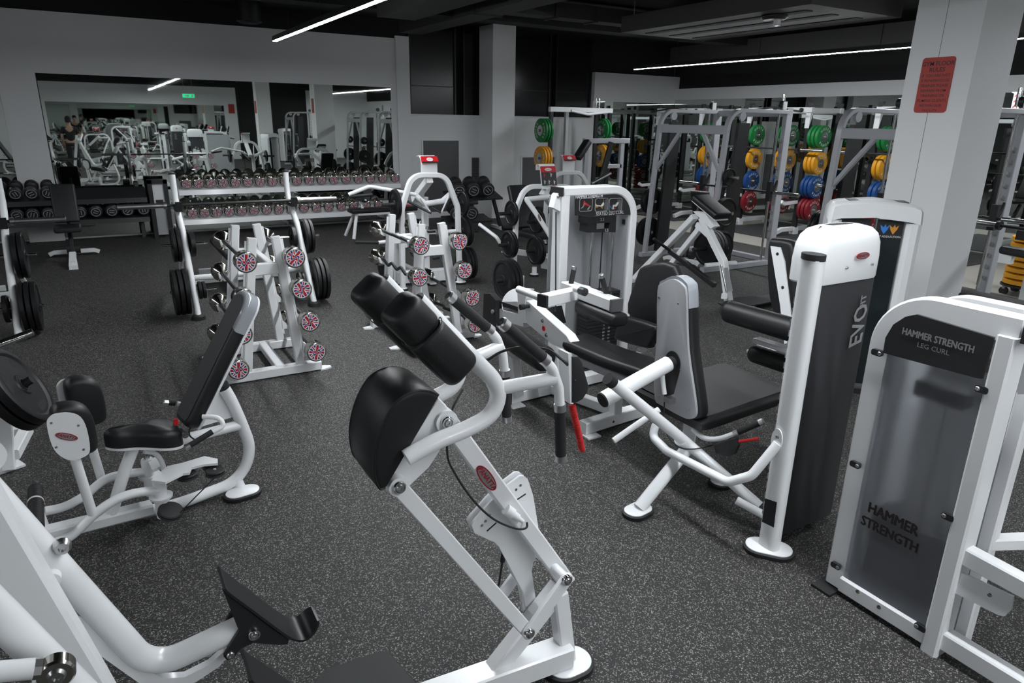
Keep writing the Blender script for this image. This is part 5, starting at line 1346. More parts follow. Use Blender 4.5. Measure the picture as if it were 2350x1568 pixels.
# angled rack of big dumbbells by the far pillar
ar_ = thing('dumbbell_rack', 'black angled rack with big round dumbbells beside the far pillar', 'rack', (5.7, 10.9, 0))
part('tray', MB().prism([(5.15, 10.72, .56), (6.15, 10.72, .56), (6.15, 11.10, .68), (5.15, 11.10, .68)], (0, 0, .03)), 'blackmetal', ar_)
for x in (5.3, 6.05): part('rack_leg', MB().rect([(x, 10.92, .60), (x + .16, 10.9, .04)], .06, .05, up=(0, 1, 0)), 'blackmetal', ar_)
part('base', MB().rect([(5.4, 10.6, .03), (5.4, 11.2, .03)], .07, .06), 'blackmetal', ar_); part('base', MB().rect([(6.2, 10.6, .03), (6.2, 11.2, .03)], .07, .06), 'white', ar_)
part('roller_end', MB().cyl((6.05, 10.55, .08), (6.42, 10.50, .08), .045), 'rubber', ar_)
DB = dumbbell_parts(.12, .12, .14, 'blackpl', 'ring')
for k, (x, y) in enumerate(((5.28, 10.68), (5.56, 10.68), (5.84, 10.68))):
    add_dumbbell(DB, (x, y + .02, .732), '%s big round black dumbbell on the angled rack beside the far pillar' % ORD[k], 'big round dumbbells', math.radians(18), math.radians(-12), .4 * k)
part('lower_tray', MB().prism([(5.1, 10.74, .17), (5.95, 10.74, .17), (5.95, 11.08, .25), (5.1, 11.08, .25)], (0, 0, .03)), 'blackmetal', ar_)
for x in (5.12, 5.9): part('tray_leg', MB().rect([(x, 11.06, .02), (x, 11.06, .22)], .05, .05, up=(0, 1, 0)), 'blackmetal', ar_)
for k, x in enumerate((5.26, 5.54)):
    add_dumbbell(DB, (x, 10.74, .335), '%s big round black dumbbell on the low tray of the angled rack' % ORD[k], 'big round dumbbells', math.radians(14), math.radians(-12), .4 * k)
# ================================================================ plate-loaded machine cut by the left edge
M12 = thing('plate_loaded_machine', 'white plate-loaded machine with tilted black plates at the left edge', 'gym machine', (-.75, 4.5, 0))
pc12 = PY(54, 882, 4.15); ax12 = V((.88, -.12, .48)).normalized()
part('upright', MB().rect([PY(20, 1078, 4.32), PY(8, 900, 4.45), PY(-60, 800, 4.5)], .065, .06, up=(0, 1, 0)), 'white', M12)
part('lower_arm', MB().rect([PZ(30, 1045, .08), PZ(62, 985, .10)], .06, .06), 'white', M12)
part('base_beam', MB().rect([PZ(72, 985, .07), PZ(-120, 1010, .07)], .07, .06), 'white', M12)
part('floor_tab', MB().prism([PZ(*q, .0) for q in ((0, 1090), (60, 1070), (30, 1050), (-10, 1062))], (0, 0, .012)), 'white', M12)
part('plate_horn', MB().cyl(pc12 - ax12 * .35, pc12 + ax12 * .045, .022, n=16), 'blackmetal', M12)
part('steel_peg', MB().cyl(PY(-60, 812, 5.2), PY(76, 762, 5.2), .024, n=18), 'chrome', M12)
for k in range(2):
    add_plate(pc12 - ax12 * (.022 + .058 * (1 - k)), ax12, .225, .05, ['inner', 'outer'][k] + ' black plate with grip slots on the tilted horn at the left edge', 'plate', 'grip')
# ================================================================ plate-loaded machines with red placards
def placard(th, c, w, h, full):
    """bent white sheet with a printed face; c is the lower middle of the sheet (facing -y)"""
    c = V(c)
    prof = [V((0, 0, 0)), V((0, 0, h * .70)), V((0, .015, h * .86)), V((0, .05, h * .97)), V((0, .085, h)), V((0, .11, h * .96))] if not full else \
           [V((0, 0, 0)), V((0, .02, h * .12)), V((0, .06, h * .80)), V((0, .085, h * .94)), V((0, .115, h)), V((0, .15, h * .92)), V((0, .155, h * .75))]
    r_ = []
    for p in spl(prof, 4): r_.append([c + p - XD * (w / 2), c + p + XD * (w / 2), c + p + XD * (w / 2) + YD * .006 + ZD * .004, c + p - XD * (w / 2) + YD * .006 + ZD * .004])
    sh = part('placard', MB().loft(r_), 'white', th)
    def face(t0, t1, mat, ins=.9, off=-.003, x0=-.5, x1=.5, nm='print'):
        q = spl(prof, 4); i0, i1 = int(t0 * (len(q) - 1)), int(t1 * (len(q) - 1)); m_ = MB(); rr_ = []
        for i in range(i0, i1 + 1): rr_.append([c + q[i] + XD * (w * x0 * ins) + V((0, off, 0)), c + q[i] + XD * (w * x1 * ins) + V((0, off, 0))])
        m_.add([p for r in rr_ for p in r], [(2 * k, 2 * k + 1, 2 * k + 3, 2 * k + 2) for k in range(len(rr_) - 1)])
        return part(nm, m_, mat, sh)
    if not full:
        # only the tilted top is printed: red band, black strip, white oval
        top = V((0, -.01, h * .72)); un = V((0, .55, .83)).normalized(); nn_ = XD.cross(un)
        o = c + V((0, -.012, h * .84))
        part('red_face', MB().prism(rrect(o, XD, un, w * 1.02, h * .36, .012), nn_ * .006), 'placard', sh, 'red printed face')
        part('black_strip', MB().prism(rrect(o - un * h * .15 + nn_ * .006, XD, un, w * .96, h * .07, .004), nn_ * .001), 'placardb', sh)
        ov = part('white_oval', MB().prism([o + nn_ * .0062 + XD * (w * .20 * math.cos(t)) + un * (h * .10 * math.sin(t)) for t in [2 * PI * k / 20 for k in range(20)]], nn_ * .001), 'letter', sh)
        part('lettering', text_mb('PANATTA', w * .075, o + nn_ * .0078, XD, un), 'placard', sh)
    else:
        un = V((0, .055, h * .68)).normalized(); nn_ = XD.cross(un)
        o = c + V((0, .035, h * .44)) + nn_ * .003
        part('black_face', MB().prism(rrect(o - un * h * .04, XD, un, w * .94, h * .58, .012), nn_ * .003), 'placardb', sh, 'black printed face with exercise figures')
        part('red_face', MB().prism(rrect(o + un * h * .37, XD, un, w * .96, h * .26, .006), nn_ * .003), 'placard', sh, 'red printed band')
        part('white_oval', MB().prism([o + nn_ * .0032 + un * h * .36 + XD * (w * .22 * math.cos(t)) + un * (h * .07 * math.sin(t)) for t in [2 * PI * k / 20 for k in range(20)]], nn_ * .001), 'letter', sh)
        part('lettering', text_mb('PANATTA', w * .08, o + nn_ * .0046 + un * h * .36, XD, un), 'placard', sh)
        for (a, b_, m_) in ((-.28, .1, 'red'), (.15, .12, 'skin'), (-.3, -.18, 'skin'), (-.02, -.18, 'skin'), (.3, -.2, 'letter')):
            q = o + nn_ * .0032 + XD * (w * a) + un * (h * b_)
            part('figure', MB().prism([q + XD * (w * x) + un * (h * y) for x, y in ((-.04, -.08), (.0, -.08), (.02, -.01), (.07, .03), (.05, .06), (0, .03), (.01, .09), (-.03, .09), (-.04, .02))], nn_ * .001), m_, sh)
        for a, m_ in ((-.31, 'greenprint'), (0, 'letter'), (.31, 'red')):
            part('flag_stripe', MB().prism(rrect(o - un * h * .315 + nn_ * .0032 + XD * (w * a), XD, un, w * .30, h * .02, .001), nn_ * .001), m_, sh)
def horn(th, a, b_, r=.022): part('plate_horn', MB().cyl(a, b_, r, n=16), 'blackmetal', th)
M7 = thing('row_machine', 'white plate-loaded pulldown machine with an arch frame and red-topped placard', 'gym machine', (3.2, 7.5, 0))
y7 = 7.30
def a7(px, py, y=y7): return PY(px, py, y)
part('arch', MB().rect([V((2.86, y7, .03)), a7(922, 480), a7(945, 402), a7(1022, 402), a7(1050, 475), V((3.60, y7, .03))], .055, .06, up=(0, 1, 0), fil=.17, steps=9), 'white', M7)
foot(M7, (2.85, y7), .06, .05); foot(M7, (3.61, y7), .06, .05)
placard(M7, (3.225, y7 + .0, 1.27), .20, .235, False)
part('head_tube', MB().rect([(3.225, y7, 1.25), (3.225, y7 + .45, .98)], .08, .08, up=(0, 1, 0)), 'white', M7)
part('pivot_tube', MB().tube([a7(955, 450, 7.45), a7(975, 468, 7.40), a7(1015, 462, 7.40), a7(1040, 440, 7.45)], .033, 16, .04), 'white', M7)
part('pull_arm', MB().tube([a7(800, 447, 7.6), a7(848, 428, 7.55), a7(955, 447, 7.45)], .022, 14, .06), 'white', M7)
part('pull_grip', MB().tube([a7(802, 452, 7.6), a7(855, 447, 7.5)], .018, 12), 'foam', M7)
for (a, b_) in (((965, 455), (988, 488)), ((1030, 450), (1012, 490))): part('link_rod', MB().tube([a7(*a, 7.38), a7(*b_, 7.36)], .010, 10), 'white', M7)
for (a, b_) in (((935, 462), (990, 490)), ((960, 458), (1012, 488))): part('damper', MB().cyl(a7(*a, 7.5), a7(*b_, 7.35), .014, n=12), 'blackmetal', M7)
part('rear_post', MB().rect([(3.30, 7.62, .05), (3.30, 7.62, 1.02)], .07, .07, up=(0, 1, 0)), 'white', M7)
part('left_side_frame', MB().rect([(2.92, 7.62, .05), (2.90, 7.55, .62)], .12, .06, up=(0, 1, 0)), 'white', M7)
part('seat_frame', MB().rect([(2.88, y7, .55), (3.2, 7.7, .55)], .10, .10), 'white', M7)
part('base_beam', MB().rect([(2.9, y7 + .3, .09), (3.62, y7 + .2, .09)], .12, .14), 'white', M7)
part('seat', bolster((3.15, 7.85, .50), (3.15, 8.25, .50), XD, ZD, .34, .08, .03), 'vinyl', M7)
part('brace', MB().tube([(3.30, 7.62, .60), (3.56, y7, .64)], .026, 14), 'white', M7)
part('spine', MB().rect([(3.25, y7, .07), (3.25, 8.6, .07)], .08, .08), 'white', M7); foot(M7, (3.25, 8.6), .12, .05)
part('handle_bar', MB().cyl(a7(815, 556, 7.3), a7(868, 557, 7.3), .018, n=14), 'foam', M7)
part('handle_support', MB().tube([a7(868, 557, 7.3), (2.75, 7.32, .58)], .02, 12), 'white', M7)
horn(M7, (2.88, y7 + .02, .985), (2.66, y7 + .02, .985))
plate_stack((2.83, y7 + .02, .985), (-1, 0, 0), [(.17, .035)], 'left horn of the arched pulldown machine', style='grip')
for z, rr_ in ((.96, .14), (.625, .175), (.24, .195)):
    horn(M7, (3.60, y7 + .04, z), (3.86, y7 + .04, z))
    plate_stack((3.65, y7 + .04, z), (1, 0, 0), [(rr_, .036)] * (1 if z > .9 else (2 if z > .5 else 3)), '%s right horn of the arched pulldown machine' % ('upper' if z > .9 else ('middle' if z > .5 else 'lower')))
plate_stack((2.80, y7 + .35, .24), (-1, 0, 0), [(.225, .036)], 'low left horn of the arched pulldown machine'); horn(M7, (2.92, y7 + .35, .24), (2.70, y7 + .35, .24))

M8 = thing('press_machine', 'white plate-loaded press machine with exercise placard behind the seated leg curl', 'gym machine', (4.8, 7.4, 0))
part('arch', MB().rect([V((4.36, y7, .03)), a7(1185, 480), a7(1205, 428), a7(1320, 428), V((5.30, y7, .70)), V((5.32, y7, .03))], .055, .06, up=(0, 1, 0), fil=.2, steps=9), 'white', M8)
foot(M8, (4.655, y7 - .02), .05, .05); part('front_leg', MB().tube([(4.655, y7 - .02, .03), (4.655, y7 - .02, .115)], .032), 'white', M8)
foot(M8, (5.32, y7), .05, .05); foot(M8, (4.36, y7), .05, .05)
placard(M8, (4.83, y7 - .06, 1.10), .235, .29, True)
part('cross_tube', MB().tube([a7(1207, 458, 7.2), a7(1262, 452, 7.25)], .032, 16), 'white', M8)
part('lever_arm', MB().tube(spl([a7(1208, 458, 7.15), a7(1240, 505, 7.05), a7(1272, 560, 6.95), a7(1290, 610, 6.9), a7(1296, 660, 6.85)], 5), .030, 16), 'white', M8)
badge(M8, a7(1238, 500, 7.02), V((.4, 0, -.9)), V((.9, 0, .4)), .09)
part('top_beam', MB().rect([a7(1245, 440, 7.3), a7(1290, 500, 7.4)], .08, .08), 'white', M8)
part('seat_frame', MB().rect([(4.9, 7.35, .12), (5.5, 7.6, .12)], .2, .14), 'white', M8)
part('base_beam', MB().rect([(4.4, y7 + .32, .30), (5.2, y7 + .48, .12)], .09, .08), 'white', M8)
part('foot_bar', MB().tube([a7(1100, 515, 7.9), a7(1140, 545, 7.6), (4.38, y7 + .27, .30)], .024, 12, .05), 'white', M8)
part('seat', bolster((4.95, 7.5, .45), (4.95, 7.95, .45), XD, ZD, .34, .08, .03), 'vinyl', M8); part('back_pad', bolster((4.95, 8.0, .5), (4.95, 8.25, 1.05), XD, V((0, -.9, .4)), .3, .08, .03), 'vinyl', M8)
for nm, c_, n_ in (('upper left', (4.30, .815, .155), 1), ('middle left', (4.28, .43, .165), 2)):
    horn(M8, (4.38, y7, c_[1]), (4.14, y7, c_[1])); plate_stack((4.33, y7, c_[1]), (-1, 0, 0), [(c_[2], .034)] * n_, '%s horn of the press machine' % nm, style='grip')
for nm, z, rr_ in (('upper inner', .69, .15), ('lower inner', .32, .185)):
    horn(M8, (4.78, y7 + .02, z), (4.56, y7 + .02, z)); plate_stack((4.74, y7 + .02, z), (-1, 0, 0), [(rr_, .036)] * 2, '%s horn of the press machine' % nm, style='grip')
pl3 = PZ(1147, 645, .235)
horn(M8, (pl3.x + .30, pl3.y, .235), (pl3.x - .04, pl3.y, .235)); part('horn_stand', MB().rect([(pl3.x + .26, pl3.y, .02), (pl3.x + .26, pl3.y, .27)], .07, .07, up=(0, 1, 0)), 'white', M8); part('horn_rail', MB().rect([(pl3.x + .26, pl3.y, .05), (4.4, y7, .05)], .07, .06), 'white', M8)
plate_stack((pl3.x + .17, pl3.y, .235), (-1, 0, 0), [(.225, .042)] * 3, 'floor-level horn in front of the press machine', style='grip')
M9 = thing('press_machine', 'white arched machine with a dark red placard behind the exercise placard', 'gym machine', (6.6, 9.2, 0))
part('arch', MB().rect([(6.05, 9.2, .03), (6.08, 9.2, .85), (6.25, 9.2, 1.12), (6.72, 9.2, 1.12), (6.95, 9.2, .80), (6.98, 9.2, .03)], .06, .06, up=(0, 1, 0), fil=.2, steps=8), 'white', M9)
foot(M9, (6.05, 9.2), .05, .05); foot(M9, (6.98, 9.2), .05, .05)
placard(M9, (6.48, 9.2, 1.13), .23, .26, False)
part('spine', MB().rect([(6.5, 9.2, .08), (6.5, 10.1, .08)], .08, .08), 'white', M9); part('seat', bolster((6.5, 9.5, .48), (6.5, 9.95, .48), XD, ZD, .34, .08, .03), 'vinyl', M9); part('seat_post', MB().rect([(6.5, 9.75, .08), (6.5, 9.75, .45)], .07, .07, up=(0, 1, 0)), 'white', M9)

# ================================================================ chest-supported row
M10 = thing('t_bar_row', 'white chest-supported row machine with a tilted black chest pad', 'gym machine', (5.6, 5.6, 0))
xr = 5.6
def r10(px, py, dx=0.0): return PX(px, py, xr + dx)
part('rear_beam', MB().rect([(xr, 6.42, .04), r10(1595, 497)], .065, .08, up=(1, 0, 0), ch=.006), 'white', M10)
part('top_gusset', MB().prism([r10(1590, 485, -.04), r10(1618, 490, -.04), r10(1640, 520, -.04), r10(1630, 525, -.04)], (.08, 0, 0)), 'white', M10)
cb10 = [r10(1612, 500), r10(1640, 560), r10(1660, 600), r10(1672, 690)]
part('front_column', MB().rect(cb10, .07, .075, up=(1, 0, 0), ch=.006), 'white', M10)
part('curved_brace', MB().rect([r10(1600, 515), r10(1632, 545), r10(1650, 580)], .06, .05, up=(1, 0, 0)), 'white', M10)
pd = (r10(1660, 497) - r10(1603, 450)).normalized()
pnorm = V((0, -pd.z, pd.y)); pnorm = pnorm if pnorm.z > 0 else -pnorm
cp10 = part('chest_pad', bolster(r10(1606, 452) + pnorm * .0, r10(1660, 497), XD, pnorm, .25, .075, .03), 'vinyl', M10)
part('pad_board', MB().rect([r10(1606, 452) - pnorm * .045, r10(1660, 497) - pnorm * .045], .2, .012, up=pnorm), 'white', cp10)
part('rear_leg', MB().rect([r10(1606, 525), (xr + .05, 6.10, .03)], .06, .06), 'white', M10)
part('rear_foot', MB().rect([(xr - .35, 6.42, .03), (xr + .4, 6.42, .03)], .07, .06), 'white', M10)
lb10 = part('lever_bar', MB().rect([r10(1537, 576), r10(1640, 655)], .055, .055, up=(1, 0, 0)), 'blackmetal', M10)
part('handle', MB().tube([r10(1500, 548, -.28), r10(1540, 577, 0), r10(1545, 560, .17)], .017, 12), 'foam', lb10)
part('shelf', MB().rect([r10(1628, 608, -.05) + V((-.06, 0, 0)), r10(1690, 603, .16)], .09, .03), 'white', M10)
for dx in (-.09, .13): part('guide_rod', MB().cyl(r10(1655, 608, dx), r10(1668, 672, dx), .012, n=12), 'chrome', M10)
part('hole_strip', MB().prism([r10(1656, 615, -.036), r10(1670, 614, -.036), r10(1682, 668, -.036), r10(1668, 670, -.036)], (.002, 0, 0)), 'silver', M10)
part('lower_bracket', MB().rect([r10(1662, 680, -.14), r10(1672, 676, .18)], .06, .06), 'white', M10)
part('foot_platform', MB().prism([PZ(*q, .05) for q in ((1648, 697), (1700, 684), (1790, 677), (1800, 690), (1745, 700), (1668, 712))], (0, 0, .012)), 'blackmetal', M10)
part('front_foot', MB().rect([(xr - .1, 4.82, .03), (xr + .55, 4.95, .03)], .07, .06), 'white', M10)
hc = r10(1612, 578) + V((0, .14, 0)); horn(M10, hc, hc + XD * .42)
plate_stack(hc + XD * .20, (1, 0, 0), [(.20, .042)] * 3, 'horn of the chest-supported row machine')

# ================================================================ counterbalanced bar machines (smith frames)
def smith(y0, y1, label, grp='counterbalanced bar frames', first=[None]):
    if first[0] is not None: return copy_thing(first[0], (7.5, (y0 + y1) / 2, 0), 0, label, grp)
    th = thing('smith_machine', label, 'rack', (7.5, (y0 + y1) / 2, 0), grp)
    xf, xb, zt_ = 6.97, 8.1, 2.10
    for yy in (y0, y1):
        part('side_frame', MB().rect([(xf - .10, yy, .04), (xf + .02, yy, zt_ - .03), (xb, yy, zt_ - .03)], .05, .075, up=(0, 1, 0), fil=.22, steps=8, ch=.006), 'grey', th)
        part('rear_upright', MB().rect([(xb, yy, .03), (xb, yy, zt_ + .02)], .12, .07, up=(0, 1, 0), ch=.006), 'grey', th)
        part('base_rail', MB().rect([(xf - .18, yy, .035), (xb + .25, yy, .035)], .08, .07, ch=.006), 'grey', th)
        part('guide_rod', MB().cyl((xb - .17, yy, .06), (xb - .17, yy, zt_ - .05), .016, n=16), 'chrome', th)
        part('weight_shroud', MB().prism([(xf + .10, yy - .02, .06), (xf + .32, yy - .02, .06), (xf + .40, yy - .02, zt_ - .18), (xf + .20, yy - .02, zt_ - .18)], (0, .05, 0)), 'blackpl', th)
        part('pulley', MB().cyl((xf + .22, yy - .05, zt_ - .10), (xf + .22, yy - .02, zt_ - .10), .055, n=24), 'grey', th)
        part('top_pulley', MB().cyl((xb - .12, yy - .02, zt_ + .06), (xb - .12, yy + .02, zt_ + .06), .055, n=24), 'blackpl', th)
        part('pulley_cover', MB().box((xb - .12, yy - .03, zt_ + .05), (.07, .012, .10)), 'white', th)
        m_ = MB()
        for k in range(12):
            part('catch_tooth', MB().prism([(xb - .06, yy - .012, .35 + k * .12), (xb - .115, yy - .012, .38 + k * .12), (xb - .115, yy - .012, .41 + k * .12), (xb - .06, yy - .012, .39 + k * .12)], (0, .024, 0)), 'steel', th)
        sy = -1 if yy == y0 else 1
        for zz in (.35, .80, 1.25): part('plate_peg', MB().cyl((xf + .0 + zz * .05, yy, zz), (xf + .0 + zz * .05, yy + sy * .22, zz), .02, n=12), 'steel', th)
    for (z, w, h) in ((1.83, .05, .11),):
        part('front_beam', MB().rect([(xf + .01, y0, z), (xf + .01, y1, z)], w, h, ch=.006), 'grey', th)
    for yy, s_ in ((y0, 1), (y1, -1)):
        part('diagonal_brace', MB().rect([(xf - .01, yy + s_ * .02, 1.28), (xf + .01, yy + s_ * .42, 1.80)], .045, .05), 'grey', th)
    part('top_beam', MB().rect([(xb, y0, zt_ - .05), (xb, y1, zt_ - .05)], .06, .08), 'grey', th)
    part('rear_base', MB().rect([(xb + .1, y0, .035), (xb + .1, y1, .035)], .08, .07), 'grey', th)
    zb_ = 1.02
    bar = part('bar', MB().cyl((xb - .17, y0 - .45, zb_), (xb - .17, y1 + .45, zb_), .015, n=14), 'blackmetal', th)
    for yy, s_ in ((y0, -1), (y1, 1)):
        part('bar_carriage', MB().rect([(xb - .17, yy, zb_ - .12), (xb - .17, yy, zb_ + .14)], .07, .07, up=(0, 1, 0)), 'blackpl', bar)
        part('bar_sleeve', MB().cyl((xb - .17, yy + s_ * .08, zb_), (xb - .17, yy + s_ * .48, zb_), .025, n=16), 'chrome', bar)
        part('bar_hook', MB().prism([(xb - .16, yy - .03, zb_ + .02), (xb - .10, yy - .03, zb_ + .10), (xb - .07, yy - .03, zb_ + .16), (xb - .05, yy - .03, zb_ + .14), (xb - .09, yy - .03, zb_ + .04), (xb - .14, yy - .03, zb_ - .02)], (0, .02, 0)), 'blackpl', bar)
    part('pull_up_bar', MB().cyl((xb, y0 + .1, zt_ + .02), (xb, y0 + .1, zt_ + .20), .024), 'chrome', th)
    first[0] = th; return th
smith(6.45, 7.70, 'silver-grey smith machine frame behind the chest-supported row')
smith(3.60, 4.85, 'silver-grey smith machine frame half hidden behind the rules pillar')
for nm, y0, y1 in (('far smith frame', 6.45, 7.70), ('smith frame behind the pillar', 3.60, 4.85)):
    for s_, yy, sd_ in ((-1, y0, 'near'), (1, y1, 'far')):
        for zz, rr_, lv in ((.35, .215, 'low'), (.80, .19, 'middle'), (1.25, .11, 'high')):
            plate_stack((6.97 + zz * .05, yy + s_ * .05, zz), (0, s_, 0), [(rr_, .036)] * (2 if zz < 1 else 1), '%s %s peg of the %s' % (lv, sd_, nm), style='grip')
sb_ = utility_bench((7.45, 7.1, 0), 'black adjustable bench standing inside the smith frame', math.radians(100))

# ================================================================ hip machine tower beside the pillar
M13 = thing('hip_machine', 'white hip abduction machine with dark double-panel tower in front of the pillar', 'gym machine', (4.85, 2.95, 0))
P0, Q0 = PZ(1906, 475, 1.36), PZ(2126, 485, 1.36)
P0.z = 0; Q0.z = 0
e13 = (Q0 - P0).normalized(); n13 = ZD.cross(e13); n13 = n13 if n13.dot(V((1, 1, 0))) > 0 else -n13
W13 = (Q0 - P0).length; H13 = 1.40
def f13(u_, d_, z_): return P0 + e13 * u_ + n13 * d_ + ZD * z_
part('side_post', MB().rect([f13(.045, .13, .02), f13(.045, .13, H13 - .13)], .26, .09, up=e13, ch=.02), 'white', M13)
part('side_post', MB().rect([f13(W13 - .05, .13, .02), f13(W13 - .05, .13, H13 - .13)], .26, .10, up=e13, ch=.03), 'white', M13)
hoo = []
for d_ in (-.005, .03, .24, .275):
    k_ = .02 if d_ in (-.005, .275) else 0
    pr13 = [f13(k_, d_, H13 - .135), f13(k_ + .005, d_, H13 - .05), f13(.03, d_, H13 - .015 - k_), f13(.08, d_, H13 - k_), f13(W13 * .5, d_, H13 + .02 - k_), f13(W13 - .08, d_, H13 - k_), f13(W13 - .03, d_, H13 - .02 - k_), f13(W13 - .005 - k_, d_, H13 - .055), f13(W13 - k_, d_, H13 - .135),
            f13(W13 - .09, d_, H13 - .12), f13(W13 * .5, d_, H13 - .10), f13(.08, d_, H13 - .115)]
    hoo.append(pr13)
part('hood', MB().loft(hoo), 'white', M13)
part('hood_recess', MB().prism([f13(.12, .05, H13 - .004), f13(W13 - .1, .05, H13 - .006), f13(W13 - .1, .2, H13 - .006), f13(.12, .2, H13 - .004)], (0, 0, .014)), 'blackpl', M13)
for k, (a, b_) in enumerate(((.10, W13 * .47), (W13 * .54, W13 - .11))):
    pn_ = part('dark_panel', MB().prism([f13(a, .05, .06), f13(b_, .05, .06), f13(b_, .05, H13 - .24), f13(a, .05, H13 - .24)], n13 * .01), 'smoke', M13)
    hp13 = part('print_panel', MB().prism([f13(a, .045, H13 - .24), f13(b_, .045, H13 - .24), f13(b_, .045, H13 - .115), f13(a, .045, H13 - .115)], n13 * .01), 'placardb', M13)
    part('lettering', text_mb(('HIP ABDUCTION', 'HIP ADDUCTION')[k], .020, f13((a + b_) / 2, .043, H13 - .232), e13, ZD, bold=.01), 'letter', hp13)
    for (uu_, mt_) in ((.3 if k else .7, 'blueprint'), (.65 if k else .4, 'orange')):
        q = f13(a + (b_ - a) * uu_, .043, H13 - .18)
        part('pictogram', MB().prism([q + e13 * x + ZD * y for x, y in ((0, -.035), (.022, .0), (.03, .03), (.012, .012), (.004, .035), (-.006, .012), (-.03, .03), (-.02, -.005))], n13 * .002), mt_, hp13)
part('centre_slot', MB().prism([f13(W13 * .48, .03, .06), f13(W13 * .53, .03, .06), f13(W13 * .53, .03, H13 - .2), f13(W13 * .48, .03, H13 - .2)], n13 * .02), 'blackpl', M13)
part('guide_rod', MB().cyl(f13(W13 * .485, .02, .1), f13(W13 * .485, .02, H13 - .2), .006, n=10), 'chrome', M13)
part('base', MB().prism([f13(-.02, -.02, 0), f13(W13 + .02, -.02, 0), f13(W13 + .02, .3, 0), f13(-.02, .3, 0)], (0, 0, .04)), 'blackpl', M13)
part('base_rail', MB().rect([f13(W13 * .35, -.02, .05), V((4.05, 2.85, .05))], .09, .07), 'white', M13)
xs = 4.15
bp13 = [PX(*q, xs) for q in ((1762, 553), (1775, 548), (1808, 553), (1818, 570), (1822, 640), (1826, 760), (1815, 790), (1790, 780), (1762, 680), (1758, 600))]
part('backrest', MB().pad(smooth2(bp13, 2), (.10, 0, 0), .03, 3, both=True), 'vinyl', M13)
wp13 = [PX(*q, xs - .01) for q in ((1768, 565), (1790, 568), (1800, 600), (1822, 780), (1800, 790), (1790, 700))]
bw = part('back_bracket', MB().prism(wp13, (.02, 0, 0)), 'white', M13)
for q in ((1784, 583), (1796, 660)): bolt(bw, PX(*q, xs - .011), (-1, 0, 0), .012, .004, 'blackmetal')
part('seat', bolster(V((4.28, 3.2, .45)), V((4.55, 2.85, .45)), V((.7, .7, 0)), ZD, .36, .08, .03), 'vinyl', M13)
part('seat_post', MB().rect([(4.35, 3.05, .03), (4.35, 3.05, .42)], .08, .08, up=(0, 1, 0)), 'white', M13)
part('seat_loop', MB().tube([PX(1752, 778, 4.1), PX(1740, 792, 4.1), PX(1780, 805, 4.1)], .012, 10), 'white', M13)
# ================================================================ power racks with coloured bumper plates
def power_rack(x0, x1, y0, y1, label, zt_=2.16):
    th = thing('power_rack', label, 'rack', ((x0 + x1) / 2, (y0 + y1) / 2, 0), 'power racks along the right wall')
    for x in (x0, x1):
        for y in (y0, y1):
            up_ = part('upright', MB().rect([(x, y, .024), (x, y, zt_ + .12)], .075, .075, up=(0, 1, 0)), 'blackmetal', th)
            part('foot_bracket', MB().box((x, y, .085), (.11, .11, .12)), 'white', th)
    for x in (x0, x1): part('top_beam', MB().rect([(x, y0 - .05, zt_), (x, y1 + .05, zt_)], .08, .09), 'white', th)
    for y in (y0, y1):
        part('side_beam', MB().rect([(x0, y, zt_), (x1, y, zt_)], .06, .08), 'white', th)
        part('floor_beam', MB().rect([(x0 - .55, y, .064), (x0 - .35, y, .12), (x1, y, .12)], .07, .075), 'white', th)
        part('gusset', MB().prism([(x0 - .05, y - .045, zt_ - .05), (x0 - .05, y - .045, zt_ - .3), (x0 + .02, y - .045, zt_ - .05)], (0, .09, 0)), 'white', th)
        part('safety_arm', MB().rect([(x0 - .45, y, .62), (x0 - .38, y, .58), (x0, y, .60)], .06, .06), 'white', th)
        part('safety_pad', MB().rect([(x0 - .44, y, .66), (x0 - .05, y, .64)], .05, .02), 'blackpl', th)
    for y in (y0, y1): part('bar_cup', MB().prism([(x0 - .04, y - .03, 1.44), (x0 - .24, y - .03, 1.44), (x0 - .24, y - .03, 1.53), (x0 - .225, y - .03, 1.53), (x0 - .225, y - .03, 1.48), (x0 - .04, y - .03, 1.48)], (0, .06, 0)), 'blackmetal', th)
    bar = part('pull_up_bar', MB().tube([(x0 - .25, y0, zt_ - .03), (x0 - .25, (y0 + y1) / 2, zt_ + .04), (x0 - .25, y1, zt_ - .03)], .017, 10, .1), 'blackmetal', th)
    for k in range(4):
        part('band_knob', MB().lathe((x0 - .04, y0 + .15 + k * .28, zt_), (-1, 0, 0), [(0, .035), (.03, .035), (.045, .02)], 14), 'rubber', th)
    return th
RK = [(10.75, 11.55, 8.10, 9.38, 'black and white power rack with coloured plates in the middle of the right wall'),
      (10.75, 11.55, 10.62, 11.9, 'black and white power rack in the far right corner'),
      (10.75, 11.55, 5.55, 6.83, 'black and white power rack behind the near smith machine'),
      (10.75, 11.55, 2.9, 4.2, 'black and white power rack right of the rules pillar')]
for q in RK: power_rack(*q)
CC = (('green', 1.72), ('yellow', 1.285), ('blue', .875), ('redrub', .485))
CN = {'green': 'green', 'yellow': 'yellow', 'blue': 'blue', 'redrub': 'red'}
def peg_column(x, y, ax, n, where, w=.07, r=.19, cols=CC):
    th = thing('plate_pegs', 'steel storage pegs on the %s' % where, 'peg', (x, y, .4))
    for mat, z in cols:
        part('peg', MB().cyl(V((x, y, z)), V((x, y, z)) + V(ax) * (.05 + n * (w + .002) + .05), .024, n=14), 'steel', th)
        plate_stack(V((x, y, z)) + V(ax) * .05, ax, [(r, w)] * n, where, mat, 'bumper', group='coloured bumper plates', lab=CN[mat])
peg_column(10.80, 9.34, (0, -1, 0), 1, 'middle rack, far upright', .09)
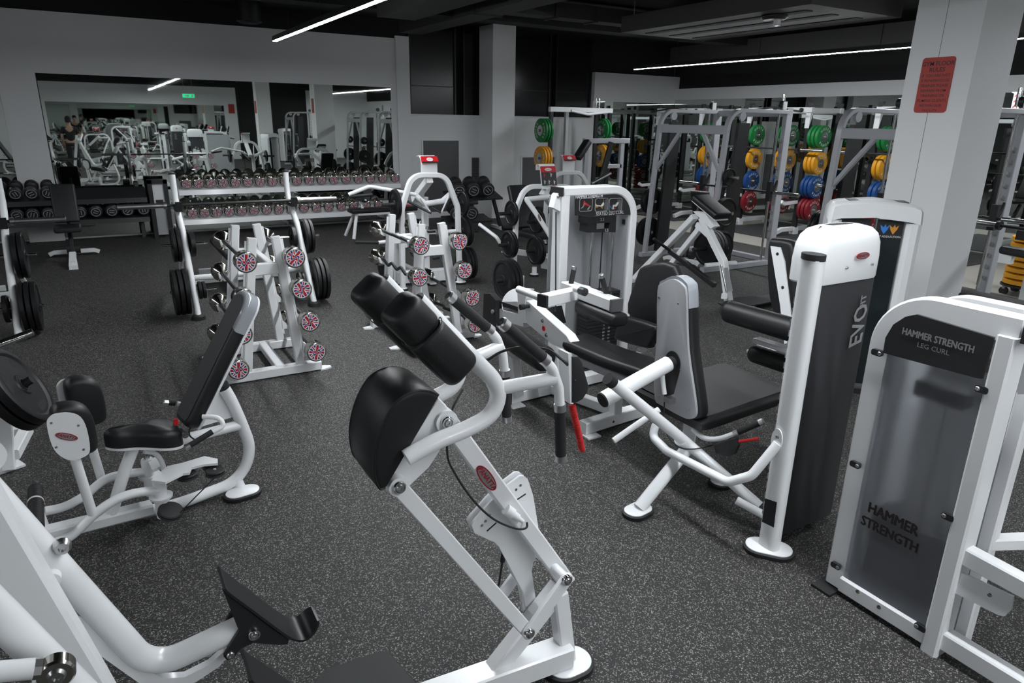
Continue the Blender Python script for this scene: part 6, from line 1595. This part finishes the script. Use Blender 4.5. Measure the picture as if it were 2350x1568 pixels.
peg_column(11.15, 8.98, (0, -1, 0), 3, 'plate post between the middle rack uprights')
part('post', MB().rect([(11.15, 9.03, .0), (11.15, 9.03, 2.1)], .075, .075, up=(0, 1, 0)), 'blackmetal', thing('plate_post', 'black plate storage post in the middle of the right wall', 'post', (11.15, 9.03, 0)))
peg_column(10.80, 8.06, (0, -1, 0), 3, 'middle rack, near upright')
peg_column(10.80, 10.58, (0, -1, 0), 2, 'corner rack, near upright')
peg_column(10.80, 6.79, (0, -1, 0), 2, 'third rack, far upright')
peg_column(10.80, 5.51, (0, -1, 0), 2, 'third rack, near upright')
peg_column(10.80, 4.16, (0, -1, 0), 1, 'rack right of the pillar')
for k, (x, y0, y1, z, lab) in enumerate(((10.55, 7.60, 9.88, 1.50, 'olympic bar racked on the middle power rack'), (10.55, 5.05, 7.33, 1.50, 'olympic bar racked on the third power rack'))):
    th = thing('olympic_bar', lab, 'barbell', (x, (y0 + y1) / 2, z), 'bars on the power racks')
    part('shaft', MB().cyl((x, y0 + .42, z), (x, y1 - .42, z), .0145, n=12), 'blackmetal', th)
    for a, s_ in ((y0, 1), (y1, -1)): part('sleeve', MB().lathe((x, a, z), (0, s_, 0), [(0, .022), (.003, .025), (.40, .025), (.401, .036), (.43, .036), (.431, .016)], 18), 'steel', th)
# rack near the half wall with green and yellow plates
rd2 = thing('cable_rack', 'black and white cable rack with green and yellow plates by the half wall', 'rack', (8.3, 11.5, 0))
for x in (7.64, 8.0, 8.72, 9.06):
    part('upright', MB().rect([(x, 11.5, .02), (x, 11.5, 2.12)], .07, .07, up=(0, 1, 0)), 'blackmetal' if x != 8.0 else 'silver', rd2)
part('top_beam', MB().rect([(7.6, 11.5, 2.12), (9.1, 11.5, 2.12)], .08, .09), 'white', rd2)
part('pull_up_bar', MB().tube([(8.0, 11.35, 2.10), (8.4, 11.35, 2.04), (8.95, 11.35, 2.10)], .025, 12, .2), 'white', rd2)
part('floor_beam', MB().rect([(7.6, 11.5, .04), (9.0, 11.5, .04)], .08, .07), 'white', rd2)
for x in (8.70, 8.78): part('chrome_tube', MB().cyl((x, 11.5, 2.1), (x, 11.5, 2.35), .02), 'chrome', rd2)
peg_column(7.60, 11.46, (-1, 0, 0), 3, 'cable rack by the half wall, left upright', .055, .22, (('green', 1.73), ('yellow', 1.22)))
peg_column(8.77, 11.46, (1, 0, 0), 2, 'cable rack by the half wall, right upright', .055, .22, (('green', 1.75), ('yellow', 1.25)))
cs = thing('pulldown_station', 'light grey pulldown frame with black pads behind the seated leg curl tower', 'gym machine', (7.5, 9.7, 0))
for x in (7.10, 7.86):
    part('upright', MB().rect([(x, 9.6, .02), (x, 9.6, 1.58)], .08, .06, up=(0, 1, 0)), 'grey', cs)
part('top_beam', MB().rect([(7.05, 9.6, 1.60), (8.0, 9.6, 1.60)], .09, .08), 'grey', cs)
part('side_arm', MB().rect([(7.86, 9.6, 1.18), (7.55, 9.6, 1.18)], .06, .07), 'grey', cs)
part('knee_pad', bolster((6.85, 9.5, 1.32), (7.10, 9.55, 1.60), YD, V((-.7, 0, .7)), .16, .10, .03), 'vinyl', cs)
part('lever', MB().rect([(7.55, 9.5, 1.58), (7.35, 9.5, .85)], .09, .06, up=(0, 1, 0)), 'blackmetal', cs)
part('chrome_arm', MB().cyl((7.15, 9.45, .92), (7.50, 9.4, 1.08), .025), 'steel', cs)
part('base', MB().rect([(7.0, 9.6, .04), (8.0, 9.6, .04)], .08, .07), 'grey', cs); part('base', MB().rect([(7.5, 9.2, .04), (7.5, 10.3, .04)], .08, .07), 'grey', cs)
part('seat', bolster((7.5, 9.75, .5), (7.5, 10.15, .5), XD, ZD, .34, .08, .03), 'vinyl', cs); part('seat_post', MB().rect([(7.5, 9.95, .05), (7.5, 9.95, .47)], .07, .07, up=(0, 1, 0)), 'grey', cs)
# stacks of loose bumper plates
for k in range(9):
    add_plate((10.39, 9.96, .045 + .083 * k), (0, 0, 1), .21, .076, 'red bumper plate in the floor stack by the corner rack, %s from the floor' % ORD[k], 'redrub', 'bumper', 'stacked red bumper plates', False)
dl = thing('plate_dolly', 'black plate dolly with casters at the right edge', 'dolly', (9.35, 3.75, 0))
part('deck', MB().lathe((9.35, 3.75, .115), (0, 0, 1), [(0, .24), (.02, .24), (.02, .02), (.0, .02)], 32), 'blackmetal', dl)
for a in range(4):
    t = PI / 4 + a * PI / 2; c_ = V((9.35 + .2 * math.cos(t), 3.75 + .2 * math.sin(t), .05))
    w_ = part('caster', MB().cyl(c_ - V((.015, 0, 0)), c_ + V((.015, 0, 0)), .048, n=18), 'rubber', dl); part('caster_fork', MB().box(c_ + V((0, 0, .045)), (.05, .03, .04)), 'steel', w_)
for k in range(8):
    add_plate((9.35, 3.75, .172 + .072 * k), (0, 0, 1), .225, .064, 'yellow bumper plate stacked on the wheeled dolly, %s from the bottom' % ORD[k], 'yellow', 'bumper', 'stacked yellow bumper plates', False)
# press station at the right edge behind the leg curl tower
ps = thing('press_station', 'white bench press station with black bench at the right edge', 'bench', (6.9, 2.7, 0))
part('bench_pad', bolster(PZ(2180, 672, .45), PZ(2345, 712, .45) + V((.1, -.35, 0)), V((.8, .5, 0)).normalized(), ZD, .30, .085, .03), 'vinyl', ps)
for x, y in ((6.75, 3.12), (6.72, 2.5)):
    part('bench_leg', MB().rect([(x, y, .40), (x + .05, y - .02, .02)], .05, .05, up=(0, 1, 0)), 'blackmetal', ps)
part('rail', MB().rect([(6.6, 3.2, .30), (6.75, 2.2, .30)], .05, .05), 'white', ps)
part('upright', MB().rect([(7.60, 3.02, .02), (7.60, 3.02, .90)], .08, .07, up=(0, 1, 0)), 'white', ps)
part('upright', MB().rect([(7.60, 1.9, .02), (7.60, 1.9, .90)], .08, .07, up=(0, 1, 0)), 'white', ps)
part('base', MB().rect([(7.60, 3.1, .03), (7.60, 1.8, .03)], .08, .06), 'white', ps)
part('hook_block', MB().rect([(7.60, 3.2, .93), (7.60, 2.7, .93)], .10, .09), 'blackpl', ps)
part('arm_pad', bolster(PZ(2300, 572, .90), PZ(2350, 582, .90) + V((-.05, -.3, 0)), XD, ZD, .14, .07, .03), 'vinyl', ps)
part('pad_bracket', MB().box(PZ(2300, 590, .85) + V((.08, 0, 0)), (.06, .10, .12)), 'white', ps)
part('seat_spine', MB().rect([(6.75, 2.6, .06), (7.6, 2.45, .06)], .08, .08), 'white', ps)
ob = thing('olympic_bar', 'olympic bar with steel sleeve end on the right edge press station', 'barbell', (7.52, 2.6, 1.0))
a_, b__ = PZ(2190, 503, 1.0), PZ(2290, 517, 1.0)
part('sleeve', MB().cyl(a_, b__, .026, n=18), 'steel', ob); part('collar', MB().cyl(b__, b__ + (b__ - a_).normalized() * .03, .045, n=18), 'blackpl', ob)
part('shaft', MB().cyl(b__, b__ + (b__ - a_).normalized() * 1.3, .0145, n=12), 'blackmetal', ob)
rs = thing('roller_stand', 'small white arrow sign on a black post at the upper right edge', 'sign', (9.4, 3.9, 0))
q = PX(2330, 232, 9.4)
part('post', MB().rect([(9.45, q.y - .05, 0), (9.45, q.y - .05, q.z + .12)], .06, .06, up=(0, 1, 0)), 'blackmetal', rs)
part('sign_face', MB().bb((9.40, q.y - .05, q.z - .12), (9.415, q.y + .03, q.z + .10)), 'letter', rs)
for k in range(3): part('chevron', MB().prism([(9.398, q.y - .035, q.z - .08 + k * .06), (9.398, q.y - .01, q.z - .05 + k * .06), (9.398, q.y + .015, q.z - .08 + k * .06), (9.398, q.y + .015, q.z - .065 + k * .06), (9.398, q.y - .01, q.z - .035 + k * .06), (9.398, q.y - .035, q.z - .065 + k * .06)], (-.002, 0, 0)), 'red', rs)
# ================================================================ what the mirrors show of the room behind the viewer
MIR = 'machines behind the viewer'
copy_thing(M6, (1.2, -4.2, 0), math.radians(180), 'white seated leg curl machine behind the viewer, seen in the far mirror', MIR)
copy_thing(M7, (3.9, -3.4, 0), math.radians(180), 'white arched pulldown machine with red placard behind the viewer', MIR)
copy_thing(M8, (.2, -6.8, 0), math.radians(175), 'white press machine with placard near the rear wall', MIR)
copy_thing(M5, (3.0, -6.4, 0), math.radians(160), 'white leg extension machine near the rear wall', MIR)
copy_thing(M10, (-1.6, -5.2, 0), math.radians(150), 'white chest-supported row machine near the rear mirror', MIR)
copy_thing(M3, (-2.2, -1.6, 0), math.radians(200), 'white seated thigh machine behind the viewer on the left', MIR)
copy_thing(M1, (4.6, -5.6, 0), math.radians(120), 'white lever squat machine standing before the rear pillar', MIR)
copy_thing(M13, (7.2, -6.6, 0), math.radians(190), 'white hip machine beside the black rear panel', MIR)
copy_thing(M4, (2.2, -1.9, 0), math.radians(200), 'white leg curl tower just behind the viewer', MIR)
smith(-4.6, -3.35, 'silver-grey smith machine frame behind the viewer on the right', MIR)
# a person by the rear machines, visible only in the mirror
pr = thing('person', 'person with dark hair in a black top and trousers, seen in the mirror', 'person', (-.62, -2.6, 0))
def skin_fig(name, pts, edges, rad, mat, root=0, sub=2):
    me = bpy.data.meshes.new(name); me.from_pydata([tuple(V(p)) for p in pts], edges, [])
    o = bpy.data.objects.new(name, me); COL.objects.link(o); o.parent = pr
    sk = o.modifiers.new('skin', 'SKIN'); sk.use_smooth_shade = True
    for i, v_s in enumerate(me.skin_vertices[0].data):
        v_s.radius = rad[i] if isinstance(rad[i], tuple) else (rad[i], rad[i]); v_s.use_root = (i == root)
    sb_s = o.modifiers.new('sub', 'SUBSURF'); sb_s.levels = 1; sb_s.render_levels = sub
    me.materials.append(MT[mat]); return o
bpts = [(0, 0, .95), (0, 0, 1.15), (0, .01, 1.38), (0, .0, 1.50), (0, -.01, 1.60), (0, -.02, 1.70)]
brad = [(.13, .10), (.12, .09), (.15, .10), .055, .075, .085]
bed = [(0, 1), (1, 2), (2, 3), (3, 4), (4, 5)]
def limb(start, chain, rs):
    prev = start
    for p, r in zip(chain, rs):
        bpts.append(p); brad.append(r); bed.append((prev, len(bpts) - 1)); prev = len(bpts) - 1
    return prev
for s_ in (-1, 1):
    limb(0, [(s_ * .10, 0, .88), (s_ * .11, -.01, .50), (s_ * .11, .02, .10), (s_ * .12, -.13, .03)], [.095, .062, .042, .035])
    w_i = limb(2, [(s_ * .19, 0, 1.40), (s_ * .25, .03, 1.12), (s_ * .24, -.10, .90), (s_ * .235, -.14, .83)], [.06, .042, .032, .028])
    for f in range(4): limb(w_i, [(s_ * (.20 + .022 * f), -.17, .78), (s_ * (.20 + .022 * f), -.17, .74 + .006 * abs(f - 1.5)), (s_ * (.205 + .02 * f), -.15, .715 + .006 * abs(f - 1.5))], [.009, .0085, .008])
    limb(w_i, [(s_ * .20, -.175, .81), (s_ * .195, -.185, .775)], [.010, .009])
skin_fig('body', bpts, bed, brad, 'skin_tone')
cp_ = [(0, 0, .93), (0, 0, 1.15), (0, .01, 1.37), (0, .005, 1.45)]; crd = [(.145, .115), (.135, .105), (.165, .115), (.075, .075)]
ce = [(0, 1), (1, 2), (2, 3)]
for s_ in (-1, 1):
    n0 = len(cp_); cp_ += [(s_ * .19, 0, 1.40), (s_ * .235, .02, 1.20)]; crd += [.075, .06]; ce += [(2, n0), (n0, n0 + 1)]
skin_fig('top', cp_, ce, crd, 'cloth')
tp = [(0, 0, .98)]; trd = [(.145, .115)]; te = []
for s_ in (-1, 1):
    n0 = len(tp); tp += [(s_ * .10, 0, .88), (s_ * .11, -.01, .50), (s_ * .11, .02, .10)]; trd += [.11, .078, .06]; te += [(0, n0), (n0, n0 + 1), (n0 + 1, n0 + 2)]
skin_fig('trousers', tp, te, trd, 'cloth')
m_ = MB(); rings = []
for z, r, dy in ((1.60, .098, .03), (1.66, .105, .02), (1.72, .106, .01), (1.77, .09, .0), (1.80, .055, .0), (1.81, .01, .0)):
    rings.append([V((-.62 + r * .86 * math.cos(t), -2.6 + dy + r * math.sin(t) * (1 if math.sin(t) > 0 else (.55 if z < 1.7 else .9)), z)) for t in [2 * PI * k / 20 for k in range(20)]])
part('hair', m_.loft(rings), 'cloth', pr)
fc = V((-.62, -2.6, 0))
part('nose', MB().lathe(fc + V((0, -.10, 1.645)), (0, -1, .2), [(0, .018), (.02, .012), (.028, .004)], 10), 'skin_tone', pr)
for s_ in (-1, 1):
    part('eye', MB().sph(fc + V((s_ * .03, -.093, 1.67)), .010, 10), 'letter', pr)
    part('ear', MB().sph(fc + V((s_ * .083, -.005, 1.655)), .02, 10), 'skin_tone', pr)
part('mouth', MB().rect([fc + V((-.022, -.092, 1.605)), fc + V((.022, -.092, 1.605))], .008, .008), 'badge', pr)
